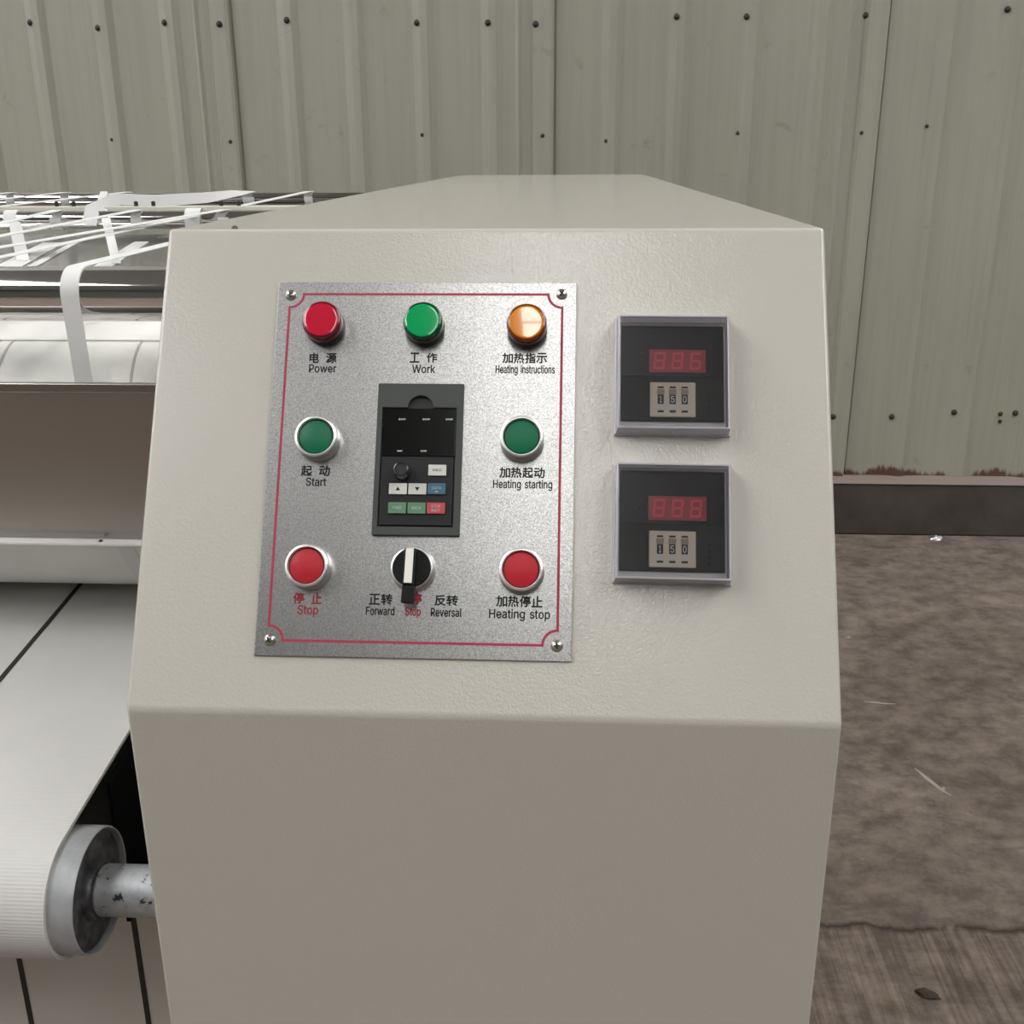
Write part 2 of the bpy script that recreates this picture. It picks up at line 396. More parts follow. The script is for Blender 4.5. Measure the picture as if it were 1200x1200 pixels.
# letter outlines, two thousandths of an em, one string of closed loops per letter: (advance, loops)
GLYPHS = {
    '0': (227, '113,-3 87,0 65,12 47,31 34,57 30,72 27,89 25,107 24,127 25,147 27,165 30,182 35,197 48,223 65,242 87,254 113,258 139,254 161,242 179,223 192,197 197,182 200,165 202,147 203,127 202,107 200,89 197,72 192,57 179,31 162,12 140,0;113,25 131,28 145,37 157,52 165,72 170,97 172,127 170,157 165,182 157,203 145,218 131,227 113,230 96,227 82,218 70,203 62,182 56,157 55,127 56,97 62,72 70,52 82,37 96,28'),
    '1': (227, '38,0 38,27 195,27 195,0;138,254 138,0 106,0 106,224 105,224 43,179 43,213 99,254'),
    '5': (227, '111,-3 89,-1 70,6 54,16 41,30 33,47 30,65 61,65 64,54 69,44 77,36 87,30 98,26 111,25 125,27 138,32 149,41 157,52 162,66 164,81 162,97 157,111 148,122 137,131 124,137 109,138 96,137 84,134 73,129 64,123 34,126 48,254 183,254 183,226 75,226 67,151 68,151 77,157 89,162 101,166 115,167 131,165 147,160 161,153 172,143 182,130 189,116 194,99 195,82 193,58 184,38 171,21 154,8 134,-1'),
    'A': (240, '8,0 101,254 138,254 231,0 198,0 144,151 138,167 132,186 125,210 116,239 123,239 114,209 106,185 100,166 95,151 43,0;55,71 55,99 185,99 185,71'),
    'D': (251, '109,0 48,0 48,29 107,29 136,31 159,40 177,55 189,75 197,99 200,128 197,156 190,180 177,200 160,214 138,223 110,226 47,226 47,254 113,254 131,253 147,251 162,246 176,239 200,221 217,196 223,181 227,164 230,147 231,128 230,109 227,91 223,74 217,59 209,46 199,34 188,24 175,15 161,9 145,4 128,1;62,254 62,0 30,0 30,254'),
    'E': (209, '30,0 30,254 186,254 186,226 62,226 62,143 178,143 178,114 62,114 62,29 188,29 188,0'),
    'F': (205, '30,0 30,254 185,254 185,226 62,226 62,139 173,139 173,111 62,111 62,0'),
    'G': (260, '134,-3 118,-2 102,1 88,6 75,13 63,21 52,32 42,44 35,58 28,73 24,90 21,108 20,127 21,146 24,165 28,181 35,197 42,210 52,223 62,233 74,242 88,249 102,254 117,257 132,258 152,256 170,252 187,245 202,235 214,222 225,208 232,192 237,174 204,174 199,186 194,197 186,206 178,213 168,220 158,224 146,227 133,228 111,225 92,216 75,202 62,182 54,157 52,127 54,97 63,72 75,53 92,38 112,29 134,26 155,29 172,36 187,47 198,62 205,80 207,101 217,100 141,100 141,128 239,128 239,100 236,71 225,45 209,25 188,9 163,0'),
    'H': (258, '30,0 30,254 62,254 62,144 196,144 196,254 228,254 228,0 196,0 196,116 62,116 62,0'),
    'O': (267, '133,-3 118,-2 103,1 88,6 75,12 63,21 52,32 43,44 35,58 28,73 24,90 21,108 20,127 21,146 24,165 28,181 35,197 43,210 52,223 63,233 75,242 88,249 103,254 118,257 133,258 149,257 164,254 179,249 192,242 204,233 215,223 224,210 232,197 238,181 243,165 246,146 247,127 246,108 243,90 238,73 232,58 224,44 215,32 204,21 192,12 179,6 164,1 149,-2;133,26 155,29 175,38 191,52 204,72 212,97 215,127 212,157 204,182 191,202 175,216 155,225 133,228 112,225 92,216 75,202 63,182 54,157 52,127 54,97 63,72 75,52 92,38 112,29'),
    'P': (222, '30,0 30,254 118,254 144,252 166,244 183,231 195,215 202,195 204,174 202,152 195,133 183,116 166,104 144,96 118,93 55,93 55,121 116,121 134,123 149,128 159,136 167,147 171,160 172,174 171,188 167,201 159,211 148,219 134,224 116,226 62,226 62,0'),
    'R': (224, '30,0 30,254 118,254 145,252 167,244 183,232 195,217 202,198 205,176 202,154 195,136 183,120 166,109 145,101 118,99 48,99 48,128 117,128 135,129 149,133 160,141 167,150 171,162 173,176 171,190 167,202 159,212 149,220 134,224 116,226 62,226 62,0;177,0 115,115 151,115 214,0'),
    'S': (223, '112,-4 86,-2 64,5 46,15 32,30 23,48 19,68 52,68 55,55 62,44 71,35 83,29 97,26 112,25 128,26 143,30 155,37 165,46 171,57 173,70 171,81 166,89 158,96 148,102 136,107 122,111 92,120 64,130 43,145 30,163 26,186 29,206 37,224 51,238 69,249 90,256 114,258 137,256 158,249 175,238 189,224 197,208 200,189 169,189 163,206 151,219 134,227 112,229 97,228 84,224 73,218 64,209 59,199 58,188 60,176 65,167 74,160 85,154 96,150 106,147 132,140 144,136 156,132 168,126 179,119 189,110 197,99 202,85 204,69 201,50 193,32 180,17 162,5 139,-2'),
    'T': (224, '16,226 16,254 208,254 208,226 128,226 128,0 96,0 96,226'),
    'V': (240, '102,0 8,254 42,254 96,103 101,88 108,69 115,45 124,15 117,15 126,45 133,69 140,88 145,103 197,254 231,254 139,0'),
    'W': (343, '78,0 8,254 41,254 82,98 85,85 88,73 93,47 96,33 98,20 95,20 97,33 100,47 103,60 106,73 112,98 153,254 190,254 231,98 234,85 237,73 243,47 246,33 249,20 244,20 247,33 249,47 252,60 255,73 261,98 302,254 335,254 265,0 228,0 184,161 180,178 176,196 172,215 168,237 175,237 171,216 167,197 164,179 159,161 115,0'),
    'a': (195, '80,-4 63,-3 47,2 34,11 24,22 17,37 15,54 17,69 22,80 29,90 39,97 50,102 63,105 76,108 89,110 117,113 126,115 133,117 136,121 138,127 138,128 137,139 133,148 128,156 120,161 110,164 98,165 85,164 75,161 66,156 59,150 54,144 50,137 20,146 29,161 39,173 52,182 66,188 82,191 97,192 108,192 119,190 131,186 143,180 153,172 161,160 167,145 168,126 168,0 138,0 138,26 136,26 132,19 126,12 118,6 108,1 95,-3;85,23 101,24 114,29 124,37 132,47 136,57 138,69 138,95 135,93 130,91 123,89 116,88 100,86 88,84 77,82 67,79 58,75 52,70 47,62 46,52 47,43 51,36 57,30 65,26 74,24'),
    'c': (198, '104,-4 79,-1 58,8 41,23 28,43 20,66 17,94 20,122 28,146 41,165 58,180 79,189 104,192 117,191 130,189 142,184 153,178 162,170 170,161 176,150 181,138 151,131 149,138 145,145 141,150 135,155 128,159 121,162 113,164 104,165 86,162 73,155 62,144 54,129 50,112 48,94 50,75 54,59 62,44 73,33 86,26 104,23 113,24 121,26 129,29 135,33 141,38 146,44 149,51 152,59 181,51 177,39 171,28 163,19 153,11 142,4 130,0 117,-3'),
    'd': (212, '98,-4 75,-1 56,8 40,23 27,42 20,66 17,94 20,122 27,146 40,166 56,180 75,189 98,192 114,191 126,186 136,180 144,173 149,166 153,160 155,160 155,254 186,254 186,0 156,0 156,29 153,29 149,23 143,16 136,8 126,2 114,-3;102,23 118,26 132,32 142,43 150,58 154,75 156,95 154,114 150,131 142,145 132,156 118,163 102,165 86,163 72,156 62,145 54,131 50,114 48,95 50,75 54,58 62,44 73,33 86,26'),
    'e': (202, '106,-4 80,-1 58,8 41,23 28,42 20,66 17,93 20,121 28,145 40,165 58,180 78,189 103,192 118,191 133,187 147,180 160,170 170,157 179,141 184,121 186,97 186,85 37,85 37,110 169,110 155,101 153,119 149,134 141,147 131,157 118,163 103,165 87,163 73,157 62,147 54,135 50,121 48,105 48,89 50,69 55,53 64,40 76,31 90,25 106,23 117,24 127,26 135,31 143,36 149,44 153,53 182,45 177,32 168,20 156,10 141,2 125,-3'),
    'g': (213, '103,-75 84,-74 67,-70 53,-63 41,-55 32,-45 25,-35 51,-20 55,-26 61,-33 68,-39 77,-44 89,-48 103,-49 124,-46 141,-38 152,-23 156,-3 156,34 153,34 149,28 143,21 136,14 126,8 114,4 97,2 76,5 56,13 40,27 28,45 20,68 17,96 20,123 27,147 40,166 56,180 76,189 98,192 114,191 127,186 137,180 144,173 150,166 154,159 157,159 157,190 186,190 186,-4 183,-27 175,-45 162,-59 145,-68 125,-73;102,30 118,32 132,38 142,47 150,61 155,77 156,96 155,115 150,132 142,146 132,156 119,163 102,165 86,163 73,156 62,145 54,131 50,115 48,96 50,78 54,61 62,48 73,38 86,32'),
    'i': (83, '26,0 26,190 57,190 57,0;42,221 34,223 27,227 22,234 21,242 22,249 27,256 34,260 42,262 50,260 57,256 62,249 63,242 62,234 57,227 50,223'),
    'k': (190, '55,68 55,106 60,106 142,190 180,190 92,100 89,100;26,0 26,254 57,254 57,0;147,0 74,93 96,114 186,0'),
    'l': (95, '70,-1 50,2 37,10 29,24 26,42 26,254 57,254 57,49 58,38 60,31 65,27 73,26 80,26 85,27 90,1 81,0 75,-1'),
    'n': (205, '57,113 57,0 26,0 26,190 56,190 56,144 51,144 62,166 76,181 94,189 114,192 132,190 147,184 160,174 170,160 176,142 179,120 179,0 148,0 148,118 145,137 136,152 123,161 105,165 92,163 80,159 71,151 63,141 58,129'),
    'o': (208, '104,-4 79,-1 58,8 41,23 28,43 20,66 17,94 20,122 28,146 41,165 58,180 79,189 104,192 128,189 149,180 167,165 180,146 188,122 191,94 188,66 180,43 167,23 149,8 128,-1;104,23 121,26 135,33 146,44 154,59 158,75 160,94 158,112 154,129 146,144 135,155 121,162 104,165 86,162 73,155 62,144 54,129 50,112 48,94 50,75 54,59 62,44 73,33 86,26'),
    'p': (212, '26,-71 26,190 56,190 56,160 59,160 63,166 69,173 76,180 86,186 98,191 115,192 137,189 156,180 173,166 185,146 193,122 195,94 193,66 185,42 173,23 157,8 137,-1 115,-4 99,-3 86,2 76,8 69,16 63,23 59,29 57,29 57,-71;110,23 126,26 140,33 150,44 158,58 163,75 164,95 163,114 158,131 150,145 140,156 126,163 110,165 94,163 81,156 70,145 62,131 58,114 56,95 58,75 63,58 70,43 81,32 94,26'),
    'r': (130, '26,0 26,190 56,190 56,160 58,160 65,173 76,184 90,190 107,192 115,192 122,192 122,161 115,162 109,163 103,163 91,161 80,157 70,151 63,142 58,131 57,118 57,0'),
    's': (182, '91,-4 72,-3 56,2 42,9 31,19 23,32 18,47 47,53 53,40 62,30 75,25 91,23 108,25 122,31 131,40 134,51 132,60 127,68 118,74 106,78 75,85 52,93 36,104 27,119 23,137 26,152 33,166 43,177 58,185 74,190 94,192 112,191 127,186 140,179 149,170 157,158 162,145 134,139 129,149 121,158 110,164 94,166 78,164 65,158 57,150 54,139 56,129 62,122 72,116 86,111 115,105 137,97 153,86 162,71 166,53 163,37 156,24 145,12 130,3 112,-2'),
    't': (114, '102,190 102,164 3,164 3,190;32,236 63,236 63,49 64,38 68,31 75,26 85,25 93,26 101,27 107,1 102,0 96,-1 90,-2 84,-2 62,1 46,11 36,26 32,46'),
    'u': (205, '91,-3 73,-1 57,5 44,15 35,29 28,47 26,69 26,190 57,190 57,72 60,52 68,37 82,28 100,25 113,27 125,31 134,38 142,48 146,61 148,76 148,190 179,190 179,0 149,0 149,46 154,46 143,23 129,8 111,0'),
    'v': (195, '81,0 9,190 42,190 83,78 88,60 93,43 98,27 103,10 92,10 97,27 101,43 106,60 112,78 152,190 186,190 113,0'),
    'w': (284, '69,0 11,190 44,190 67,107 72,89 77,68 82,46 88,21 82,21 88,45 93,67 98,88 103,107 126,190 158,190 181,107 186,88 191,68 196,45 201,21 196,21 201,45 206,68 212,88 217,107 240,190 272,190 215,0 184,0 159,86 152,112 149,126 145,140 138,169 145,169 138,140 131,112 128,99 124,86 99,0'),
    '电': (500, '226,204 226,132 102,132 102,204;266,204 394,204 394,132 266,132;226,239 102,239 102,311 226,311;266,239 266,311 394,311 394,239;63,348 63,65 102,65 102,96 226,96 226,43 232,-3 255,-25 299,-32 409,-32 450,-22 471,11 481,71 462,78 444,88 439,38 428,13 407,7 301,7 272,13 266,42 266,96 433,96 433,348 266,348 266,419 226,419 226,348'),
    '源': (500, '269,204 422,204 422,160 269,160;269,275 422,275 422,232 269,232;252,103 235,69 215,37 193,10 208,0 223,-10 245,20 267,56 286,93;394,94 415,60 434,25 449,-5 484,11 468,39 448,73 427,107;44,389 73,369 103,349 127,331 150,361 125,378 95,397 66,415;19,254 49,236 79,217 104,200 126,230 101,246 70,264 41,280;30,-12 63,-33 88,18 113,74 136,129 106,150 81,91 54,35;169,396 169,259 165,168 148,71 107,-18 123,-27 138,-38 182,57 201,161 206,259 206,362 476,362 476,396;325,355 319,330 311,304 235,304 235,131 325,131 325,0 323,-6 317,-8 297,-8 265,-8 271,-24 275,-40 304,-40 327,-38 344,-35 357,-23 361,-1 361,131 457,131 457,304 347,304 357,324 367,346'),
    '工': (500, '26,36 26,-2 476,-2 476,36 270,36 270,325 450,325 450,364 52,364 52,325 228,325 228,36'),
    '作': (500, '263,414 233,342 196,276 153,221 168,208 182,196 207,226 231,262 253,301 288,301 288,-40 326,-40 326,82 476,82 476,118 326,118 326,194 470,194 470,228 326,228 326,301 481,301 481,337 271,337 281,359 291,382 299,405;143,418 109,343 66,275 18,219 30,200 40,181 57,199 73,219 90,241 90,-39 127,-39 127,300 146,334 163,370 179,407'),
    '加': (500, '286,358 286,-33 322,-33 322,5 419,5 419,-29 457,-29 457,358;322,41 322,322 419,322 419,41;98,414 97,325 27,325 27,289 96,289 87,169 62,65 14,-15 30,-27 43,-41 95,47 122,159 133,289 209,289 204,135 198,48 190,13 182,6 173,5 151,5 119,7 126,-12 130,-31 162,-32 189,-31 207,-25 222,-11 234,31 241,130 245,306 245,325 134,325 135,414'),
    '热': (500, '172,56 177,23 180,-9 182,-37 219,-32 216,-4 212,28 206,59;275,57 287,25 298,-8 305,-36 342,-28 334,0 323,32 310,63;378,59 403,25 427,-11 444,-42 479,-26 461,5 437,40 411,73;87,70 68,35 45,1 22,-27 57,-41 80,-11 103,24 122,61;108,420 108,350 33,350 33,315 108,315 108,238 23,216 32,180 108,202 108,126 106,119 99,118 80,117 49,118 56,101 60,84 89,84 110,86 126,91 139,103 143,126 143,212 207,230 203,264 143,248 143,315 202,315 202,350 143,350 143,420;283,421 282,348 214,348 214,316 281,316 278,284 275,255 271,229 229,253 211,227 235,212 261,196 244,162 218,133 184,110 197,97 208,83 245,108 272,139 292,176 314,160 334,145 351,132 370,162 351,176 328,192 302,209 309,241 313,276 316,316 384,316 385,189 399,108 441,81 465,87 479,109 486,154 471,160 457,169 452,126 443,114 424,139 418,217 420,348 318,348 319,421'),
    '指': (500, '419,391 373,374 317,357 258,344 258,418 221,418 221,276 227,243 249,226 294,222 411,222 449,228 469,254 478,305 460,310 444,319 439,278 429,260 409,256 296,256 265,259 258,276 258,312 324,326 390,343 447,363;256,67 419,67 419,15 256,15;256,98 256,148 419,148 419,98;221,180 221,-40 256,-40 256,-16 419,-16 419,-38 456,-38 456,180;92,420 92,319 22,319 22,284 92,284 92,176 16,155 27,119 92,138 92,4 90,-3 83,-6 64,-5 33,-5 39,-23 44,-40 73,-39 95,-37 111,-33 125,-20 128,5 128,149 195,170 191,205 128,187 128,284 188,284 188,319 128,319 128,420'),
    '示': (500, '117,176 91,120 57,69 18,28 35,17 52,6 91,50 127,105 156,165;342,160 378,108 409,53 430,5 467,22 445,70 413,124 377,175;75,383 75,346 427,346 427,383;30,262 30,225 231,225 231,10 228,1 219,-1 202,-1 175,-1 142,0 150,-20 156,-40 195,-39 225,-37 247,-33 266,-19 271,9 271,225 471,225 471,262'),
    '起': (500, '50,194 46,108 35,33 13,-27 30,-35 45,-44 58,-14 68,20 75,58 120,6 186,-20 278,-27 470,-27 476,-8 486,10 423,9 335,9 277,9 233,10 196,15 164,24 164,126 246,126 246,159 164,159 164,233 251,233 251,267 156,267 156,330 238,330 238,364 156,364 156,420 121,420 121,364 37,364 37,330 121,330 121,267 24,267 24,233 130,233 130,43 110,62 94,89 82,122 83,144 84,167 85,191;274,258 274,95 279,62 298,45 335,41 423,41 456,48 473,76 481,131 464,137 448,146 444,100 437,80 421,75 339,75 315,79 310,95 310,225 417,225 417,212 453,212 453,396 269,396 269,363 417,363 417,258'),
    '动': (500, '45,379 45,346 238,346 238,379;327,412 326,376 326,340 325,305 254,305 254,269 324,269 312,159 283,63 229,-13 245,-25 259,-40 316,44 347,149 361,269 435,269 429,126 421,44 410,10 401,4 390,2 375,2 352,3 325,5 333,-14 337,-32 363,-33 387,-33 406,-33 426,-27 442,-14 456,28 465,121 473,286 473,305 362,305 363,340 363,376 364,412;45,22 45,23 45,22 63,29 111,42 214,66 223,32 256,43 243,85 225,134 205,183 174,174 184,149 194,123 203,97 84,72 103,120 121,172 135,226 247,226 247,260 27,260 27,226 97,226 82,168 66,121 56,92 44,68 33,57 39,39'),
    '停': (500, '234,289 398,289 398,247 234,247;199,316 199,220 434,220 434,316;155,189 155,107 188,107 188,158 442,158 442,107 476,107 476,189;282,413 292,394 302,375 163,375 163,343 476,343 476,375 342,375 330,399 316,423;199,120 199,90 297,90 297,3 295,-4 287,-6 273,-6 250,-6 222,-6 229,-22 234,-38 268,-38 295,-37 315,-34 331,-21 335,2 335,90 430,90 430,120;132,419 100,345 61,276 16,220 27,201 37,183 51,199 66,218 80,238 80,-40 114,-40 114,294 133,331 151,370 166,409'),
    '止': (500, '94,310 94,22 25,22 25,-15 475,-15 475,22 289,22 289,215 453,215 453,252 289,252 289,419 250,419 250,22 133,22 133,310'),
    '正': (500, '94,255 94,19 26,19 26,-18 475,-18 475,19 282,19 282,177 439,177 439,213 282,213 282,347 459,347 459,384 45,384 45,347 243,347 243,19 133,19 133,255'),
    '转': (500, '41,166 54,171 77,173 122,173 122,101 20,84 28,47 122,65 122,-38 158,-38 158,72 225,86 224,118 158,107 158,173 209,173 209,207 158,207 158,284 122,284 122,207 73,207 88,244 103,284 117,327 209,327 209,362 128,362 134,387 140,413 103,420 98,391 92,362 23,362 23,327 83,327 71,288 61,258 54,239 41,212 29,199 36,182;213,268 213,232 287,232 276,198 266,167 257,139 401,139 382,113 362,85 341,58 324,69 306,80 290,90 266,66 318,31 367,-7 405,-41 430,-12 413,4 392,20 369,38 401,81 433,124 461,164 434,177 428,174 308,174 325,232 480,232 480,268 336,268 352,327 462,327 462,362 361,362 375,415 338,420 323,362 233,362 233,327 314,327 297,268'),
    '反': (500, '402,416 313,398 201,385 85,377 85,244 81,158 66,66 28,-20 45,-29 60,-42 99,45 118,141 123,231 157,231 183,169 216,114 256,67 209,37 160,14 107,-4 119,-20 128,-38 184,-18 237,8 285,41 332,9 385,-16 445,-36 456,-18 469,-3 411,14 359,37 314,66 361,119 398,183 426,259 401,270 393,268 123,268 123,345 234,353 341,366 433,386;377,231 353,178 322,131 284,91 248,132 218,178 195,231'),
}

def text_polys(s):
    """solid lettering one unit high and one unit deep; overlapping strokes of a letter are filled one by one"""
    def area(p): return sum(a[0] * b[1] - b[0] * a[1] for a, b in zip(p, p[1:] + p[:1])) / 2
    def inside(q, p):
        c = False
        for (ax, ay), (bx, by) in zip(p, p[1:] + p[:1]):
            if (ay > q[1]) != (by > q[1]) and q[0] < (bx - ax) * (q[1] - ay) / (by - ay) + ax: c = not c
        return c
    VS, FS, x = [], [], 0.
    for ch in s:
        if ch == ' ':
            x += .27; continue
        adv, loops = GLYPHS[ch]
        lps = [[tuple(int(q) for q in p.split(',')) for p in lp.split(' ')] for lp in loops.split(';')]
        big = max(lps, key=lambda p: abs(area(p)))
        sg = area(big) > 0
        outs = [p for p in lps if (area(p) > 0) == sg]
        holes = [p for p in lps if (area(p) > 0) != sg]
        for op in outs:
            cu = bpy.data.curves.new('lettering', 'CURVE')
            cu.dimensions = '2D'; cu.fill_mode = 'BOTH'; cu.extrude = .5
            for pts in [op] + [h for h in holes if inside(h[0], op)]:
                sp = cu.splines.new('POLY')
                sp.points.add(len(pts) - 1)
                for p, (a, b) in zip(sp.points, pts): p.co = (x + a / 500, b / 500, 0, 1)
                sp.use_cyclic_u = True
            ob = bpy.data.objects.new('lettering', cu)
            C.objects.link(ob)
            dg = bpy.context.evaluated_depsgraph_get()
            me = bpy.data.meshes.new_from_object(ob.evaluated_get(dg))
            o = len(VS)
            VS += [v.co.copy() for v in me.vertices]; FS += [tuple(i + o for i in p.vertices) for p in me.polygons]
            bpy.data.objects.remove(ob); bpy.data.curves.remove(cu); bpy.data.meshes.remove(me)
        x += adv / 500
    return VS, FS
CAPH = {}
def write(mb, s, x0, x1, y0, h, z, mode='cap', thick=.00012, bold=0.):
    """lettering spanning x0..x1: baseline y0 and capital height h, or mode 'box' = whole ink box"""
    vs, fs = text_polys(s)
    xs = [v.x for v in vs]; ys = [v.y for v in vs]
    a, b = min(xs), max(xs)
    sx = (x1 - x0) / (b - a)
    if mode == 'cap':
        if 'H' not in CAPH: CAPH['H'] = max(v.y for v in text_polys('H')[0])
        sy, yb = h / CAPH['H'], 0.
    else:
        sy, yb = h / (max(ys) - min(ys)), min(ys)
    for i, (dx, dy) in enumerate(((0, 0),) if not bold else ((-bold, 0), (bold, 0), (0, bold), (0, -bold))):
        mb.add([(x0 + (v.x - a) * sx + dx, y0 + (v.y - yb) * sy + dy, z + (v.z + .5) * thick * (1 + .05 * i)) for v in vs], fs)
    return mb

# ------------------------------------------------------------------ the hall
ZF, YC, YW, ZL = -.88, 2.7735, 2.871, -.698
HX0, HX1, HY0, HZ = -7.5, 8.0, -10.5, 4.5
tag(MB().box(HX0, HX1, HY0, 3.2, ZF - .1, ZF).build('floor', M['floor']), kind='structure')

# corrugated back wall
ribs = []
per = .9745
for kk in range(-7, 9):
    for j, o_ in enumerate((0, .202, .402, .611, .816)):
        ribs.append((-.769 + kk * per + o_, j == 0))
ribs = sorted(r for r in ribs if HX0 + .2 < r[0] < HX1 - .1)
prof = [(HX0, YW)]
for x, lap in ribs:
    if lap:
        prof += [(x - .118, YW), (x - .108, YW - .007), (x - .098, YW), (x - .066, YW - .001), (x - .058, YW - .016),
                 (x - .012, YW - .018), (x - .003, YW - .015), (x - .002, YW + .002), (x + .003, YW + .003), (x + .005, YW)]
    else:
        prof += [(x - .062, YW), (x - .038, YW - .010), (x - .016, YW - .012), (x + .003, YW)]
prof.append((HX1, YW))
wb = MB()
n = len(prof)
wb.add([(x, y, ZL - .004) for x, y in prof] + [(x, y, HZ) for x, y in prof], [(i, i + 1, n + i + 1, n + i) for i in range(n - 1)])
wb.add([(HX0, YW + .06, ZL - .004), (HX1, YW + .06, ZL - .004), (HX1, YW + .06, HZ), (HX0, YW + .06, HZ)], [(0, 1, 2, 3)])
wall = tag(wb.build('wall_back', M['wall']), kind='structure')
import bisect
def wall_y(x):
    for (xa, ya), (xb, yb) in zip(prof, prof[1:]):
        if xa <= x <= xb and xb > xa: return ya + (yb - ya) * (x - xa) / (xb - xa)
    return YW
sc = None
for i, (x, z, r) in enumerate([(-1.386, .705, 1), (-1.178, .688, 1), (-.97, .7, 1), (-.8, .693, 1), (-.596, .702, 1), (-.204, .691, 1), (.008, .688, 1), (.15, .682, 1),
        (.565, .698, 1), (.769, .696, 1), (1.114, .696, 1), (1.516, .707, 1), (-1.177, .368, .55), (-.797, .36, .6), (-.199, .376, .6), (.172, .372, .6), (.365, .355, .6),
        (.763, .375, .6), (1.324, .391, .6), (1.129, .373, .6), (1.125, -.5, 1), (1.318, -.502, 1), (1.516, -.486, 1), (1.664, -.49, .8), (1.711, -.487, 1), (1.666, -.515, .7)]):
    y = wall_y(x)
    if sc is None:
        sc = MB().lathe([(0, .007), (.0045, .0065), (.0072, .004), (.0075, 0), (.0095, -.001), (.0095, -.003), (0, -.003)], 12).build('screw', M['hole'], wall, smooth=40)
        o = sc
    else:
        o = sc.copy(); C.objects.link(o); o.parent = wall
    o.location = (x, y - .002, z); o.rotation_euler = (math.radians(90), 0, 0); o.scale = (r, r, r)
tag(MB().box(HX0, HX1, YC, 3.2, ZF, ZL - .0045).build('trim_1', M['concrete_curb'], bevel=.006), kind='structure')
tag(MB().box(HX0, HX1, YC - .004, YW + .058, ZL - .0045, ZL - .004 - .0002).build('trim_2', M['concrete_ledge']), kind='structure')

# the rest of the hall
def wall_with_windows(name, x, wins, thick):
    mb = MB()
    y0, y1 = HY0, YW + .2
    edges = [y0] + [e for a, b in wins for e in (a, b)] + [y1]
    for a, b in zip(edges[::2], edges[1::2]): mb.box(x, x + thick, a, b, ZF, HZ)
    for a, b in wins:
        mb.box(x, x + thick, a, b, ZF, 1.2); mb.box(x, x + thick, a, b, 3.4, HZ)
    return tag(mb.build(name, M['plaster']), kind='structure')
wl = [(-8.5, -5.5), (-4.2, -1.2), (-.2, 2.2)]
wall_with_windows('wall_left', HX0 - .15, wl, .15)
wall_with_windows('wall_right', HX1, [], .15)
nwin = 1
for x, ws in ((HX0 - .1, wl),):
    for a, b in ws:
        p = tag(MB().box(x, x + .02, a, b, 1.2, 3.4).build('window_%d' % nwin, M['window_light']), kind='structure')  # added light source, out of view on the left
        fr = MB()
        for t in (a, (a + b) / 2 - .02, b - .04): fr.box(x - .015, x + .035, t, t + .04, 1.2, 3.4)
        for t in (1.2, 2.3, 3.36): fr.box(x - .015, x + .035, a, b, t, t + .04)
        fr.build('window_frame', M['grey_paint'], p)
        nwin += 1
tag(MB().box(HX0 - .15, HX1 + .15, HY0 - .15, HY0, ZF, HZ).build('wall_front', M['plaster']), kind='structure')
# roof with one bright skylight strip and unseen strips added as fill light; each strip runs front to back, a little askew to the machine
SL = -.05
def roof_strip(xc, wdt, y0, y1, z):
    return [(xc + SL * (y0 + 3.43), y0), (xc + wdt + SL * (y0 + 3.43), y0), (xc + wdt + SL * (y1 + 3.43), y1), (xc + SL * (y1 + 3.43), y1)]
strips = [(-5.7, 1.1, -4.3, 2.3, 0), (-3.9, 1.1, -4.3, 2.3, 0), (-.10, .52, -6.515, -2.2, 1), (3.0, .95, -4.3, 2.3, 0), (4.8, .95, -4.3, 2.3, 0)]
tag(MB().box(HX0 - .2, HX1 + .2, HY0 - .2, 3.3, HZ + .05, HZ + .15).build('ceiling', M['ceiling']), kind='structure')
for xc, wd, y0, y1, br in strips:
    p = tag(MB().prism(roof_strip(xc, wd, y0, y1, HZ), HZ + .01, HZ + .03).build('window_%d' % nwin, M['roof_light_bright' if br else 'roof_light']), kind='structure')  # only the bright strip is a skylight, the others are added fill
    fr = MB()
    y = y0
    while y < y1 + .01:
        fr.box(xc + SL * (y + 3.43) - .05, xc + wd + SL * (y + 3.43) + .05, y - .02, y + .02, HZ - .03, HZ + .008)
        y += 1.5425
    fr.build('window_frame', M['grey_paint'], p)
    nwin += 1

# ------------------------------------------------------------------ control cabinet
W_, D1, H1, DD = .43, .15434, .27251, 2.0245
LP = math.hypot(D1, H1)
pv = Vector((0, D1, H1)) / LP
pn = Vector((0, -H1, D1)) / LP
PM = Matrix(((1, 0, 0), tuple(pv), tuple(pn))).transposed().to_4x4()
def on_panel(x, s, h=0.):
    """frame on the sloping face: x across and s up the slope, in millimetres"""
    t = PM.copy(); t.translation = PM.to_3x3() @ Vector((x / 1000, s / 1000, h / 1000)); return t
cab = empty('control_cabinet', (W_ / 2, 1.0, ZF))
tag(cab, 'off-white textured steel control cabinet with a sloping front, standing on the concrete floor', 'cabinet')
og = (W_ / 2, 1.0, ZF)
MB().extrude_x([(0, ZF + .002), (0, 0), (D1, H1), (DD, H1), (DD, ZF + .002)], 0, W_).build('body', M['cabinet'], cab, bevel=.0026, seg=4, origin=og).modifiers['bevel'].angle_limit = math.radians(20)
MB().lathe([(0, .0022), (.0012, .002), (.002, .001), (.0022, 0), (0, 0)], 16, c=(.043, D1 + .006, H1)).build('bolt', M['alu_dark'], cab, smooth=40, origin=og)

# ------------------------------------------------------------------ marked zinc plate
pl = empty('control_plate', on_panel(174.1, 154.6))
tag(pl, 'grained zinc control plate with crimson border and bilingual captions on the sloping cabinet face', 'control plate')
PW, PH, PT = .1935, .2415, .0015
def pxy(x, s): return ((x - 174.1) / 1000, (s - 154.6) / 1000)
MB().box(-PW / 2, PW / 2, -PH / 2, PH / 2, 0.0001, PT).build('plate', M['plate'], pl, bevel=.0003)
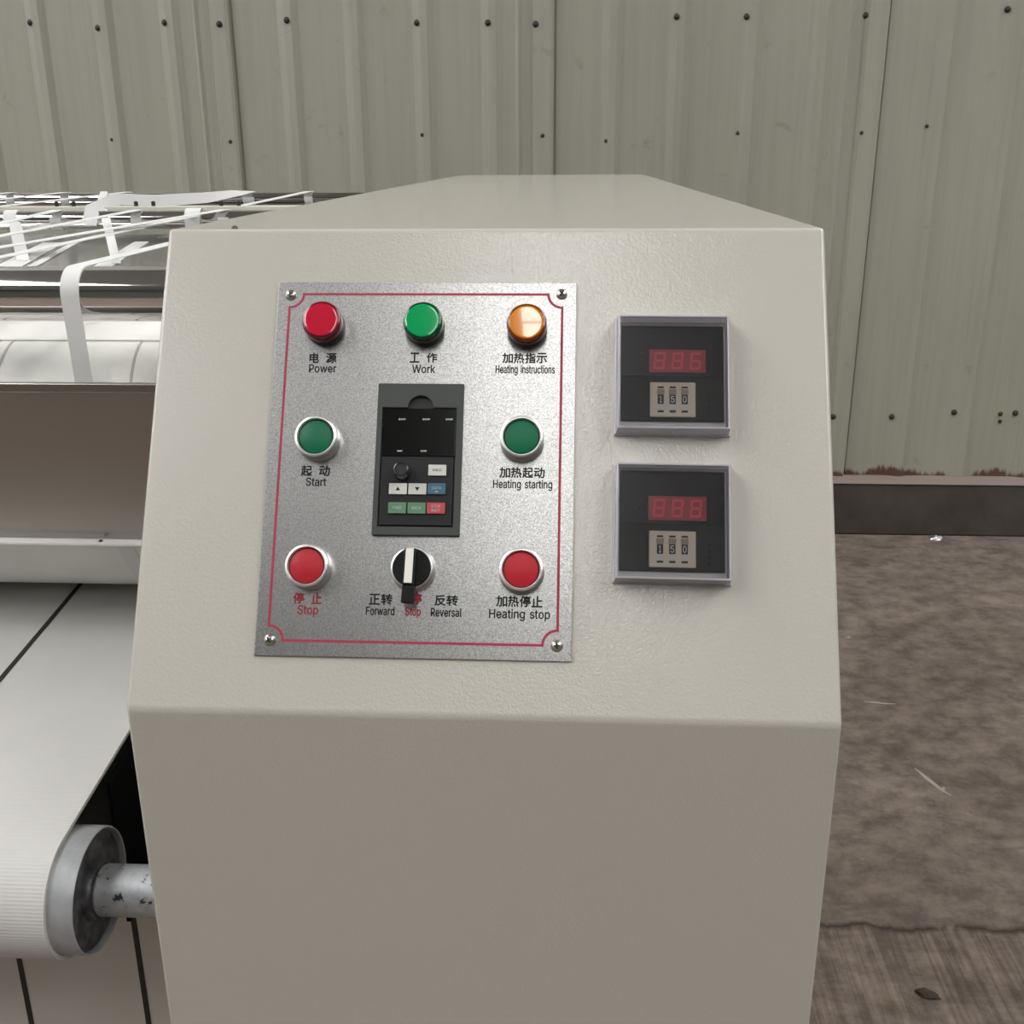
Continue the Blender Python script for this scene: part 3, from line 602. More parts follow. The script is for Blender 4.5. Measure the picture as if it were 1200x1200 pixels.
# crimson border with scooped corners
def border(inset):
    x0, x1, y0, y1, r = .0855 - inset * 0, .2622, .0433, .2671, .0090
    pts = []
    for cx, cy, a0 in ((x0, y0, 90), (x1, y0, 180), (x1, y1, 270), (x0, y1, 0)):
        rr = r + inset
        for i in range(13):
            t = math.radians(a0 - 90 * i / 12)
            pts.append((cx + rr * math.cos(t), cy + rr * math.sin(t)))
    return pts
def border_path(off):
    x0, x1, y0, y1, r = .0855 + off, .2622 - off, .0433 + off, .2671 - off, .0090
    ox, oX, oy, oY = .0855, .2622, .0433, .2671
    q = r + off
    pts = []
    for cx, cy, a0 in ((ox, oy, 90), (oX, oy, 180), (oX, oY, 270), (ox, oY, 0)):
        d = math.degrees(math.asin(min(1, off / q))) if off > 0 else -math.degrees(math.asin(-off / q))
        aa, bb = a0 - d, a0 - 90 + d
        for i in range(15):
            t = math.radians(aa + (bb - aa) * i / 14)
            pts.append((cx + q * math.cos(t) - .1741, cy + q * math.sin(t) - .1546))
    return pts
a_, b_ = border_path(-.0008), border_path(.0008)
n = len(a_)
mb = MB()
z0, z1 = PT, PT + .0001
mb.add([(x, y, z1) for x, y in a_] + [(x, y, z1) for x, y in b_] + [(x, y, z0) for x, y in a_] + [(x, y, z0) for x, y in b_],
       [(i, (i + 1) % n, n + (i + 1) % n, n + i) for i in range(n)] + [(i, (i + 1) % n, 2 * n + (i + 1) % n, 2 * n + i) for i in range(n)] +
       [(n + i, n + (i + 1) % n, 3 * n + (i + 1) % n, 3 * n + i) for i in range(n)])
mb.build('border_line', M['print_red'], pl)['label'] = 'crimson border line with scooped corners'
for i, (x, s, a) in enumerate([(85.9, 266.3, 20), (261.8, 267.2, 50), (86.6, 43.3, 35), (261.9, 43.1, 8)]):
    X, Y = pxy(x, s)
    o = MB().lathe([(0, .0026), (.0018, .0024), (.0032, .0015), (.0036, .0004), (.0037, 0), (0, 0)], 24).build('screw', M['screw'], pl, smooth=50)
    o['label'] = 'cross-head steel screw'
    o.location = (X, Y, PT); o.rotation_euler = (0, 0, math.radians(a))
    MB().box(-.002, .002, -.0005, .0005, .0018, .00262).box(-.0005, .0005, -.002, .002, .0018, .00262).build('screw_slot', M['slot'], o)
def caption(name, items, mt, lab):
    mb = MB()
    for s, x0, x1, y, h, mode in items:
        X0, Y = pxy(x0, y); X1, _ = pxy(x1, y)
        write(mb, s, X0, X1, Y, h / 1000, PT, mode, bold=(.00021 if mode == 'box' else .00014))
    mb.build('lettering', M[mt], pl)['label'] = lab
def cjk(chars, yc, h=6.6):
    return [(c, x - wd / 2, x + wd / 2, yc - h / 2, h, 'box') for c, x, wd in chars]
K, R_ = 'print_black', 'letter_red'
caption('a', cjk([('电', 103.7, 5.9), ('源', 114.7, 6.6)], 223.8) + [('Power', 100.8, 118.3, 214.2, 5.2, 'cap')], K, 'black lettering Power under the red lamp')
caption('b', cjk([('工', 168.5, 6.0), ('作', 179.6, 6.5)], 224.3, 6.4) + [('Work', 167.3, 181.9, 214.2, 5.2, 'cap')], K, 'black lettering Work under the green lamp')
def four(s, x0, x1): 
    st = (x1 - x0) / 4
    return [(c, x0 + st * (i + .5), st * .9) for i, c in enumerate(s)]
caption('c', cjk(four('加热指示', 224.4, 253.2), 224.3) + [('Heating instructions', 220.6, 258.0, 214.3, 5.1, 'cap')], K, 'black lettering Heating instructions')
caption('d', cjk([('起', 103.1, 6.6), ('动', 114.5, 6.6)], 149.6) + [('Start', 103.2, 116.0, 139.9, 5.1, 'cap')], K, 'black lettering Start')
caption('e', cjk(four('加热起动', 224.4, 253.0), 149.8) + [('Heating starting', 220.9, 257.5, 139.9, 5.1, 'cap')], K, 'black lettering Heating starting')
caption('f', cjk([('停', 103.0, 6.6), ('止', 114.1, 6.2)], 69.3) + [('Stop', 102.8, 115.5, 59.5, 5.4, 'cap')], R_, 'red lettering Stop under the stop button')
caption('g', cjk([('正', 149.9, 6.4), ('转', 157.5, 6.8)], 69.4, 6.4) + [('Forward', 145.1, 162.5, 59.8, 5.0, 'cap')], K, 'black lettering Forward')
caption('h', cjk([('停', 175.9, 6.2)], 70.0, 6.4) + [('Stop', 169.3, 178.7, 59.8, 5.0, 'cap')], R_, 'red lettering Stop under the selector')
caption('i', cjk([('反', 190.4, 6.6), ('转', 197.8, 6.8)], 69.4, 6.4) + [('Reversal', 185.0, 203.7, 59.6, 5.0, 'cap')], K, 'black lettering Reversal')
caption('j', cjk(four('加热停止', 224.4, 253.0), 69.6) + [('Heating stop', 220.6, 257.4, 59.3, 5.3, 'cap')], K, 'black lettering Heating stop')

# ------------------------------------------------------------------ lamps, buttons, selector
def lamp(x, s, col, lab):
    r = empty('indicator_lamp', on_panel(x, s, PT * 1000 + .05))
    tag(r, lab, 'indicator lamp', 'indicator lamps in the top row of the control plate')
    MB().lathe([(0, 0), (.0128, 0), (.0128, .0012), (.0119, .0016), (.0119, .0046), (0, .0046)], 64).build('base', M['lamp_base'], r, smooth=40)
    MB().lathe([(.0100, .0047), (.0123, .0047), (.0126, .0056), (.0127, .0108), (.0124, .0126), (.0117, .0133), (.0110, .0134), (.0108, .0129), (.0100, .0126)], 72).build('lens_rim', M['rim_' + col], r, smooth=40)
    pr = [(0, .0047), (.0100, .0047), (.01095, .0126), (.0108, .01335)]
    for i in range(9, -1, -1):
        q = .0106 * i / 9
        pr.append((q, .01345 + .00016 * (1 - (q / .0106) ** 2)))
    MB().lathe(pr, 72).build('lens', M['lens_' + col], r, smooth=40)
    return r
lamp(109.9, 244.7, 'red', 'round red indicator lamp above the caption Power')
lamp(174.5, 244.4, 'green', 'round green indicator lamp above the caption Work')
lamp(240.1, 243.4, 'orange', 'round orange indicator lamp above the caption Heating instructions')

def button(x, s, col, lab):
    r = empty('push_button', on_panel(x, s, PT * 1000 + .05))
    tag(r, lab, 'push button', 'push buttons on the control plate')
    MB().lathe([(.0107, 0), (.0137, 0), (.0139, .0006), (.0137, .0014), (.0134, .0018), (.0134, .0090), (.0131, .0103), (.0124, .0108), (.0117, .0108), (.0112, .0102), (.0110, .0070), (.0107, .0065)], 72).build('bezel', M['alu_ring'], r, smooth=40)
    MB().lathe([(0, .002), (.0106, .002), (.0106, .0088), (.0103, .0094), (.0098, .0096), (0, .0099)], 64).build('cap', M['cap_' + col], r, smooth=40)
    MB().lathe([(.0107, .0066), (.01095, .0068), (.01095, .0089), (.0107, .0089)], 64).build('gap_ring', M['slot'], r, smooth=40)
    return r
button(110.0, 169.3, 'green', 'green push button with aluminium bezel above the caption Start')
button(238.4, 170.4, 'green', 'green push button with aluminium bezel above the caption Heating starting')
button(109.0, 88.2, 'red', 'red push button with aluminium bezel above the red caption Stop')
button(239.8, 87.9, 'red', 'red push button with aluminium bezel above the caption Heating stop')

r = empty('selector_switch', on_panel(173.4, 88.1, PT * 1000 + .05))
tag(r, 'black rotary selector switch with white stripe between Forward and Reversal', 'selector switch')
MB().lathe([(0, 0), (.0137, 0), (.0139, .0006), (.0137, .0014), (.0133, .0018), (.0131, .0078), (.0126, .0086), (.0119, .0088), (.0118, .0083), (0, .0083)], 72).build('bezel', M['alu_ring'], r, smooth=40)
MB().lathe([(0, .0084), (.0117, .0084), (.0117, .0096), (.0114, .0101), (0, .0101)], 64).build('dial', M['black'], r, smooth=40)
hd = MB().prism([(-.0040, -.0115), (-.0040, .0108), (.0030, .0108), (.0034, -.0115)], .0102, .0165).prism([(-.0042, -.0222), (-.0040, -.0116), (.0034, -.0116), (.0034, -.0222)], .0096, .0162).build('handle', M['black'], r, bevel=.0006)
hd.rotation_euler = (0, 0, math.radians(-1.5))
MB().prism([(-.0030, -.0102), (-.0029, .0106), (.0018, .0106), (.0018, -.0102)], .0166, .0169).build('stripe', M['white'], hd)['label'] = 'white stripe on the handle'

# ------------------------------------------------------------------ inverter keypad
r = empty('inverter_keypad', on_panel(173.9, 157.5, PT * 1000 + .05))
tag(r, 'dark grey drive keypad with black window, knob and coloured keys, let into the zinc plate', 'keypad')
def kx(x, s): return ((x - 173.9) / 1000, (s - 157.5) / 1000)
FW_, FH_ = .0272, .0486
# frame with a scooped finger notch above the window
X0, Y0 = kx(150.0, 114.2); X1, Y1 = kx(197.0, 190.1)
nc = kx(174.1, 190.1)
inner = [(X0, Y0), (X1, Y0), (X1, Y1)] + [(nc[0] + .0080 * math.cos(t), nc[1] + .0080 * math.sin(t)) for t in [math.pi * i / 16 for i in range(17)]] + [(X0, Y1)]
outer = []
for (x, y) in inner:
    if abs(y - Y0) < 1e-6: outer.append((math.copysign(FW_, x), -FH_))
    elif abs(x - X0) < 1e-6 or abs(x - X1) < 1e-6: outer.append((math.copysign(FW_, x), FH_))
    else: outer.append((max(-FW_, min(FW_, x * 1.0)), FH_))
n = len(inner)
mb = MB()
vs = [(x, y, .0034) for x, y in inner] + [(x, y, .0034) for x, y in outer] + [(x, y, .0004) for x, y in inner] + [(x, y, 0) for x, y in outer]
fs = []
for i in range(n):
    j = (i + 1) % n
    fs += [(i, j, n + j, n + i), (i, j, 2 * n + j, 2 * n + i), (n + i, n + j, 3 * n + j, 3 * n + i)]
mb.add(vs, fs).build('frame', M['kp_frame'], r, bevel=.0005)
MB().box(-FW_ + .0012, FW_ - .0012, -FH_ + .0012, FH_ - .0012, .0001, .0003).build('back_plate', M['kp_dark'], r)
xa, ya = kx(150.7, 159.0); xb, yb = kx(196.5, 189.9)
dw = MB().box(xa, xb, ya, yb, .0004, .0026).build('display_window', M['black_gloss'], r, bevel=.0003)
mk = MB()
for x, s, l in ((162.8, 182.8, 4.6), (178.0, 182.9, 4.9), (192.6, 183.0, 4.6), (162.1, 162.3, 3.4), (177.1, 162.4, 3.8)):
    X, Y = kx(x, s)
    q = l / 1000 / 4
    for i in range(4): mk.box(X - l / 2000 + i * q, X - l / 2000 + i * q + q * .72, Y - .0006 + (i % 2) * .0002, Y + .0005, .0026, .00266)
mk.build('window_marks', M['print_white'], dw)['label'] = 'tiny pale marks on the black window'
xa, ya = kx(151.0, 115.0); xb, yb = kx(196.0, 158.7)
MB().box(xa, xb, ya, yb, .0004, .0030).build('key_panel', M['kp_body'], r, bevel=.0004)
X, Y = kx(164.6, 148.6)
MB().lathe([(0, .003), (.0056, .003), (.0055, .0042), (.0050, .0048), (.0049, .0108), (.0046, .0116), (.0038, .0119), (.0036, .0112), (0, .0112)], 40, c=(X, Y, 0)).build('knob', M['knob'], r, smooth=40)
def key(x, s, mt, lab, legend):
    X, Y = kx(x, s)
    o = MB().box(-.0056, .0056, -.0035, .0035, 0, .0014).build('key', M[mt], r, bevel=.0003)
    o.location = (X, Y, .003); o['label'] = lab
    g = MB()
    for it in legend:
        if it[0] == 'up': g.prism([(-.0015, it[1] - .0011), (.0015, it[1] - .0011), (0, it[1] + .0013)], .0014, .00147)
        elif it[0] == 'down': g.prism([(-.0015, .0011), (0, -.0013), (.0015, .0011)], .0014, .00147)
        elif it[0] == 'bar': g.prism([(-.0013, -.0021), (.0013, -.0021), (0, -.0012)], .0014, .00147)
        else: write(g, it[0], -it[1] / 2, it[1] / 2, it[2], it[3], .0014, thick=.00006)
    g.build('legend', M[it[4] if len(it) > 4 else 'print_black'], o)
key(186.2, 149.8, 'key_white', 'pale grey key marked PRG', [('PRG', .0052, -.0008, .0016)])
key(162.1, 137.8, 'key_white', 'pale grey key with up arrow', [('up', 0)])
key(174.2, 137.8, 'key_white', 'pale grey key with down arrow', [('down', 0)])
key(186.2, 138.0, 'key_blue', 'blue key', [('bar', 0), ('DATA', .0058, -.0004, .0018, 'print_white')])
key(162.1, 125.7, 'key_green', 'green key marked FWD', [('FWD', .0056, -.0008, .0018, 'print_white')])
key(174.2, 125.7, 'key_green', 'green key marked REV', [('REV', .0056, -.0008, .0018, 'print_white')])
key(186.2, 125.8, 'key_red', 'red key marked STOP', [('STOP', .0058, .0003, .0018, 'print_white'), ('RST', .0052, -.0024, .0018, 'print_white')])

# ------------------------------------------------------------------ temperature controllers under clear covers
SEG = {'8': 'abcdefg', '6': 'acdefg', '0': 'abcdef'}
def seven(mb, ch, cx, cy, wd, h, z):
    t = wd * .20; sl = .10
    def q(x0, x1, y0, y1):
        mb.prism([(cx + x + y * sl, cy + y) for x, y in ((x0, y0), (x1, y0), (x1, y1), (x0, y1))], z, z + .0001)
    a, b = wd / 2, h / 2
    S = SEG[ch]
    if 'a' in S: q(-a + t * .6, a - t * .6, b - t, b)
    if 'g' in S: q(-a + t * .6, a - t * .6, -t / 2, t / 2)
    if 'd' in S: q(-a + t * .6, a - t * .6, -b, -b + t)
    if 'f' in S: q(-a, -a + t, t * .3, b - t * .3)
    if 'b' in S: q(a - t, a, t * .3, b - t * .3)
    if 'e' in S: q(-a, -a + t, -b + t * .3, -t * .3)
    if 'c' in S: q(a - t, a, -b + t * .3, -t * .3)
def meter(xc, sc_, hh, digits, lab, fo, rot):
    r = empty('temperature_controller', on_panel(xc, sc_, .05))
    r.matrix_world = r.matrix_world @ Matrix.Rotation(math.radians(rot), 4, 'Z')
    tag(r, lab, 'temperature controller', 'temperature controllers on the sloping cabinet face')
    a, b = .0349, hh / 2
    MB().box(-a + .0016, a - .0016, -b + .0016, b - .0016, 0, .0022).build('case', M['meter_case'], r, bevel=.0008)
    f = MB().box(-.0319, .0319, fo - .0310, fo + .0310, .0022, .0040).build('faceplate', M['meter_face'], r, bevel=.0004)
    MB().box(-.0316, .0316, fo - .0022, fo + .0307, .0040, .0043).build('smoked_window', M['meter_top'], f)
    d = MB().box(-.0144, .0207, fo + .0003, fo + .0152, .0043, .0046).build('display', M['led_window'], r)
    for i, c in enumerate(digits):
        g = MB(); seven(g, c, -.0080 + i * .0112, fo + .0078, .0070, .0112, .0046)
        g.build('digit', M['led_seg'], d)
    dots = MB()
    for i in range(3): dots.lathe([(0, .0004), (.0008, .0003), (.0009, 0), (0, 0)], 12, c=(-.0195, fo + .0035 + i * .0044, .0043))
    dots.build('status_light', M['kp_frame'], r)
    dots = MB()
    for i in range(4): dots.lathe([(0, .0003), (.0011, .0002), (.0012, 0), (0, 0)], 12, c=(.0228, fo - .0255 + i * .0040, .0040))
    dots.build('status_dot', M['kp_dark'], r)
    tw = MB().box(-.0140, .0142, fo - .0290, fo - .0066, .0040, .0062).build('thumbwheel_block', M['beige'], r, bevel=.0006)
    tw['label'] = 'beige thumbwheel block set to 150'
    for i, c in enumerate('150'):
        X = -.0074 + i * .0074
        wmb = MB().box(X - .0019, X + .0019, fo - .0208, fo - .0148, .0062, .0065)
        wh = wmb.build('digit_wheel', M['dial_black'], tw)
        g = MB(); hw = .0006 if c == '1' else .0011; write(g, c, X - hw, X + hw, fo - .0199, .0042, .0065, thick=.0001, bold=.00008)
        g.build('numeral', M['white'], wh)
        MB().box(X - .0023, X + .0023, fo - .0146, fo - .0112, .0062, .0066).build('push_tab', M['beige_dark'], tw)
        MB().box(X - .0023, X + .0023, fo - .0245, fo - .0210, .0062, .0066).build('push_tab', M['white'], tw)
        MB().box(X - .0019, X + .0019, fo - .0106, fo - .0095, .0062, .0064).box(X - .0019, X + .0019, fo - .0262, fo - .0250, .0062, .0064).build('tab_slot', M['slot'], tw)
    # clear cover: a five-sided acrylic box with a rim round its open side
    t, hz = .0013, .0130
    cv = MB()
    def ring(x, y): return [(-x, -y), (x, -y), (x, y), (-x, y)]
    lay = [(a + .0012, b + .0012, 0), (a + .0012, b + .0012, .0018), (a, b, .0022), (a - .0006, b - .0006, hz), (0, 0, hz)]
    inn = [(a + .0002, b + .0002, 0), (a - t, b - t, .0022), (a - t - .0006, b - t - .0006, hz - t)]
    o1 = [(x, y, z) for X, Y, z in lay[:4] for x, y in ring(X, Y)]
    i1 = [(x, y, z) for X, Y, z in inn for x, y in ring(X, Y)]
    fs = []
    for L in range(3): fs += [(4 * L + i, 4 * L + (i + 1) % 4, 4 * L + 4 + (i + 1) % 4, 4 * L + 4 + i) for i in range(4)]
    fs.append((12, 13, 14, 15))
    o = 16
    for L in range(2): fs += [(o + 4 * L + i, o + 4 * L + 4 + i, o + 4 * L + 4 + (i + 1) % 4, o + 4 * L + (i + 1) % 4) for i in range(4)]
    fs.append((o + 11, o + 10, o + 9, o + 8))
    fs += [(i, o + i, o + (i + 1) % 4, (i + 1) % 4) for i in range(4)]
    allv = o1 + i1
    pane = MB(); pv_ = [(x, y, z) for z in (hz - t, hz) for x, y in ring(a - .0006 - t, b - .0006 - t)]
    pane.add(pv_, [(0, 3, 2, 1), (4, 5, 6, 7), (0, 1, 5, 4), (1, 2, 6, 5), (2, 3, 7, 6), (3, 0, 4, 7)])
    cvo = pane.build('clear_cover', M['clear'], r)
    wf = [f for f in fs if len(set(f)) == 4 and f not in ((12, 13, 14, 15), (o + 11, o + 10, o + 9, o + 8))]
    # front edge of the walls, round the pane
    q0 = len(allv); allv = allv + [(x, y, hz) for x, y in ring(a - .0006 - t, b - .0006 - t)]
    wf += [(12 + i, 12 + (i + 1) % 4, q0 + (i + 1) % 4, q0 + i) for i in range(4)] + [(q0 + i, q0 + (i + 1) % 4, o + 8 + (i + 1) % 4, o + 8 + i) for i in range(4)]
    cw = cv.add(allv, wf).build('cover_wall', M['clear_edge'], cvo, bevel=.0004)
    return r
meter(331.6, 212.4, .0742, '886', 'upper square temperature controller set to 150 under a clear cover', .0017, -.3)
meter(330.9, 118.6, .0722, '888', 'lower square temperature controller set to 150, nearer the bend of the cabinet', .0015, -.5)

# ------------------------------------------------------------------ belt conveyor
XL = -1.5
RC, RR, BT = (.0525, -.1765), .0440, .003
SLP = math.atan(.129)
def loop(rad, back=(.74, -.0865)):
    """belt path: round the front roller, up to the tail, round it and back; (y, z)"""
    pts = []
    ny, nz = -math.sin(SLP), math.cos(SLP)
    def arc(c, a0, a1, rr, nn):
        return [(c[0] + rr * math.cos(a0 + (a1 - a0) * i / nn), c[1] + rr * math.sin(a0 + (a1 - a0) * i / nn)) for i in range(nn + 1)]
    dist = .42
    tail = (RC[0] + dist * math.cos(SLP), RC[1] + dist * math.sin(SLP))
    a_up = math.pi / 2 + SLP
    return arc(RC, a_up, a_up + math.pi, rad, 44), arc(tail, a_up + math.pi, a_up + 2 * math.pi, rad, 24), tail
f_out, t_out, TAIL = loop(RR + BT)
f_in, t_in, _ = loop(RR + .0002)
belt = empty('conveyor_belt', (-.79, RC[0] + .35, RC[1]))
tag(belt, 'white ribbed conveyor belt sloping down to the front roller, with black seam', 'conveyor belt')
ob = (-.79, RC[0] + .35, RC[1])
path_o = f_out + t_out
path_i = f_in + t_in
# fine cross ribs as real ridges round the roller and down the run
def ridged(path, amp, pitch, closed=True):
    out = []
    n = len(path)
    acc = 0.
    for i in range(n):
        p, q = Vector(path[i]), Vector(path[(i + 1) % n])
        d = q - p; L = d.length
        if L < 1e-9: continue
        nr = Vector((-d.y, d.x)).normalized()
        st = max(1, int(L / (pitch / 4)))
        for s_ in range(st):
            t = s_ / st
            b_ = p + d * t
            ph = (acc + L * t) / pitch * 2 * math.pi
            out.append(b_ - nr * amp * (.5 - .5 * math.cos(ph)) * -1)
        acc += L
    return [(v.x, v.y) for v in out]
XB = -.080
po = ridged(path_o, .00022, .0026)
cent = Vector((sum(p[0] for p in path_o) / len(path_o), sum(p[1] for p in path_o) / len(path_o)))
mb = MB(); n = len(po)
vs = [(XL, y, z) for y, z in po] + [(XB, y, z) for y, z in po]
mb.add(vs, [(i, (i + 1) % n, n + (i + 1) % n, n + i) for i in range(n)])
n2 = len(path_i)
mb.add([(XL, y, z) for y, z in path_i] + [(XB, y, z) for y, z in path_i], [(i, (i + 1) % n2, n2 + (i + 1) % n2, n2 + i) for i in range(n2)])
# edge faces: match outer rings with the smooth inner path through a plain outer copy
mb.add([(XB, y, z) for y, z in path_o] + [(XB, y, z) for y, z in path_i], [(i, (i + 1) % n2, n2 + (i + 1) % n2, n2 + i) for i in range(n2)])
mb.build('belt', M['belt'], belt, smooth=60, origin=ob)
for xs in (-.218, -.432, -.646):
    sm, hw = MB(), .0021
    o_, _, _ = loop(RR + BT + .0004)
    pp = [TAIL_P for TAIL_P in ([(TAIL[0] - (RR + BT + .0004) * math.sin(SLP), TAIL[1] + (RR + BT + .0004) * math.cos(SLP))] + o_[:2])]
    sm.strip([((xs, y, z), (1, 0, 0), (0, -math.sin(SLP), math.cos(SLP))) for y, z in pp[:2]], hw * 2, .0006)
    sm.build('seam', M['seam'], belt, origin=ob)['label'] = 'black seam along the belt'
bk = MB()
rl = empty('belt_roller', (-.79, RC[0], RC[1]))
tag(rl, 'grey aluminium roller with dark recessed end carrying the front of the belt', 'roller')
orr = (-.79, RC[0], RC[1])
XE = -.062
MB().lathe([(.0380, XL), (RR, XL), (RR, XE - .0015), (RR - .0006, XE), (.0425, XE), (.0422, XE - .0012), (.0422, XE - .010), (.0380, XE - .010), (.0380, XE - .0105), (0, XE - .010)], 96, 'x', (0, RC[0], RC[1])).build('tube', M['alu'], rl, smooth=35, origin=orr)
MB().lathe([(0, XE - .0095), (.0420, XE - .0095), (.0420, XE - .0050), (.036, XE - .0036), (.028, XE - .0045), (.0215, XE - .0042), (.0205, XE + .0010), (0, XE + .0010)], 64, 'x', (0, RC[0], RC[1])).build('end_cap', M['alu_dark'], rl, smooth=35, origin=orr)
MB().lathe([(0, XE + .0012), (.0165, XE + .0012), (.0180, XE + .0030), (.0180, -.0006), (0, -.0006)], 48, 'x', (0, RC[0], RC[1])).build('shaft', M['shaft'], rl, smooth=35, origin=orr)
# machine bed under the belt: a pale apron with black joints, and black sheets added for the gap's shade
bed = empty('machine_bed', (-.75, .40, ZF))
tag(bed, 'beige apron sheet with black vertical joints below the belt roller', 'machine bed')
obd = (-.75, .40, ZF)
AY = .18
MB().box(XL, -.004, AY, AY + .004, ZF + .002, -.262).build('apron', M['apron'], bed, bevel=.001, origin=obd)
for x in (-.2165, -.1065, -.3265, -.4365):
    MB().box(x - .0024, x + .0024, AY - .0006, AY, ZF + .01, -.263).build('joint', M['seam'], bed, origin=obd)
MB().box(XL, -.004, .66, .70, ZF + .002, -.20).build('rear_plate', M['pitch'], bed, origin=obd)  # black sheet added to keep the space behind dark
MB().box(XL, -.004, AY + .004, .66, -.275, -.262).build('bed_cover', M['pitch'], bed, origin=obd)
fp = [(.13, -.207), (.70, -.134), (.70, -.262), (.13, -.262)]
MB().extrude_x([(.112, -.128), (.60, -.065), (.60, -.255), (.112, -.255)], -.0775, -.0745).build('frame_plate', M['pitch'], bed, origin=obd)  # black side sheet standing in for shade beside the belt

# ------------------------------------------------------------------ heated drum with felt, guard, rollers
def rod(name, yz, rad, mt, lab, cat, group=None, x1=-.0006, ends=True):
    o = MB().lathe([(0, XL), (rad, XL), (rad, x1), (0, x1)], 96 if rad > .05 else 64, 'x', (0, yz[0], yz[1])).build(name, M[mt], None, smooth=35, origin=(-.75, yz[0], yz[1]))
    return tag(o, lab, cat, group)
DC, DR = (.41, .0375), .1195
drum = rod('felt_drum', DC, DR, 'felt', 'large white felt covered drum behind the stainless guard', 'drum')
for x95 in (-.129, -.251, -.373):
    pts = []
    for i in range(13):
        dg_ = 95 + i * 6
        a = math.radians(dg_); rr = DR + .0001
        pts.append(((x95 + .00036 * (dg_ - 95), DC[0] + rr * math.cos(a), DC[1] + rr * math.sin(a)), (1, 0, 0), (0, math.cos(a), math.sin(a))))
    MB().strip(pts, .0024, .0007).build('wrap_edge', M['felt_edge'], drum, smooth=50, origin=(-.75, DC[0], DC[1]))['label'] = 'grey edge of the felt wrap'
# felt blanket leaving the drum
fb = []
for i in range(9):
    a = math.radians(96 - i * .5)
    fb.append((DC[0] + (DR + .0016) * math.cos(a), DC[1] + (DR + .0016) * math.sin(a)))
fb += [(.418, .1605), (.432, .1655), (.447, .167), (.47, .164), (.56, .15)]
top = fb; bot = [(y, z - .0012) for y, z in fb]
tag(MB().extrude_x(top + bot[::-1], XL, -.003).build('felt_blanket', M['felt'], None, smooth=50, origin=(-.75, .45, .15)), 'white felt blanket rising behind the top of the drum', 'felt blanket')
g = empty('guard_cover', (-.75, .25, .0165))
tag(g, 'dark stainless steel guard with a folded top lip in front of the white drum', 'guard')
og = (-.75, .25, .0165)
MB().extrude_x([(.2665, .0105), (.25, .1405), (.2515, .1405), (.2678, .0120), (.275, .0128), (.275, .0113)], XL, -.0008).build('panel', M['stainless'], g, bevel=.0003, origin=og)
MB().extrude_x([(.2492, .1408), (.2492, .1473), (.2500, .1480), (.2550, .1480), (.2550, .1468), (.2512, .1468), (.2512, .1408)], XL, -.0008).build('lip', M['stainless'], g, bevel=.0004, origin=og)
MB().box(XL, -.0008, .2555, .2662, .0078, .0102).build('edge_strip', M['tape'], g, bevel=.0004, origin=og)['label'] = 'white strip along the bottom of the guard'  # added white strip paints the bright gap seen under the guard
MB().lathe([(0, .0014), (.0016, .001), (.0018, 0), (0, 0)], 14, c=(-.1275, .2605, .0102)).build('bolt', M['dark_pin'], g, origin=og)
R1, R2, R3 = (.32, .2095, .0225), (.70, .248, .0105), (1.0, .260, .009)
RG = 'chrome rollers of the tape feed'
rod('chrome_roller', R1[:2], R1[2], 'chrome', 'thick chrome roller just above the white drum', 'roller', RG)
rod('chrome_roller', R2[:2], R2[2], 'chrome', 'thin chrome roller in front of the cream guide bar', 'roller', RG)
rod('chrome_roller', R3[:2], R3[2], 'chrome', 'thinnest chrome roller, furthest back before the wall', 'roller', RG)
bar = empty('guide_bar', (-.75, .725, .245))
tag(bar, 'cream guide bar with pairs of dark pins behind the second chrome roller', 'guide bar')
og = (-.75, .725, .245)
MB().box(XL, -.0008, .716, .734, .240, .2625).build('bar', M['cream'], bar, bevel=.001, origin=og)
for xt in (-.137, -.24, -.337, -.437, -.537):
    for s_ in (-1, 1):
        MB().lathe([(0, .2685), (.0015, .268), (.0024, .2675), (.0024, .2625), (0, .2625)], 12, c=(xt + s_ * .0105, .7205, 0)).build('pin', M['dark_pin'], bar, smooth=40, origin=og)
tr = MB().extrude_x([(.578, .1960), (.578, .2050), (.965, .2050), (.965, .2130), (.966, .2130), (.966, .2040), (.579, .2040), (.579, .1960)], XL, -.0008).build('steel_tray', M['sheet'], None, origin=(-.75, .77, .205))
tag(tr, 'flat polished steel tray under the thin chrome rollers', 'tray')
tag(MB().box(XL, -.0008, .60, .604, -.05, .2035).build('backing_plate', M['grey_paint'], None, origin=(-.75, .602, -.05)), 'grey painted plate under the steel tray behind the drum', 'plate')

# ------------------------------------------------------------------ cotton tapes
TG = 'white cotton tapes on the chrome rollers'
TW, TT = .0150, .0007
def over(c, x, a0, a1, nn=8, lift=.0006):
    """points round a roller from angle a0 to a1 (degrees, 90 = top)"""
    rr = c[2] + lift
    out = []
    for i in range(nn + 1):
        a = math.radians(a0 + (a1 - a0) * i / nn)
        out.append(((x, c[0] + rr * math.cos(a), c[1] + rr * math.sin(a)), (1, 0, 0), (0, math.cos(a), math.sin(a))))
    return out
def tape(pts, lab, wid=TW):
    o = MB().strip(pts, wid, TT)
    b0 = pts[len(pts) // 2][0]
    return tag(o.build('cotton_tape', M['tape'], None, smooth=50, origin=tuple(b0)), lab, 'tape', TG)
def flat(x, y, z): return ((x, y, z), (1, 0, 0), (0, 0, 1))
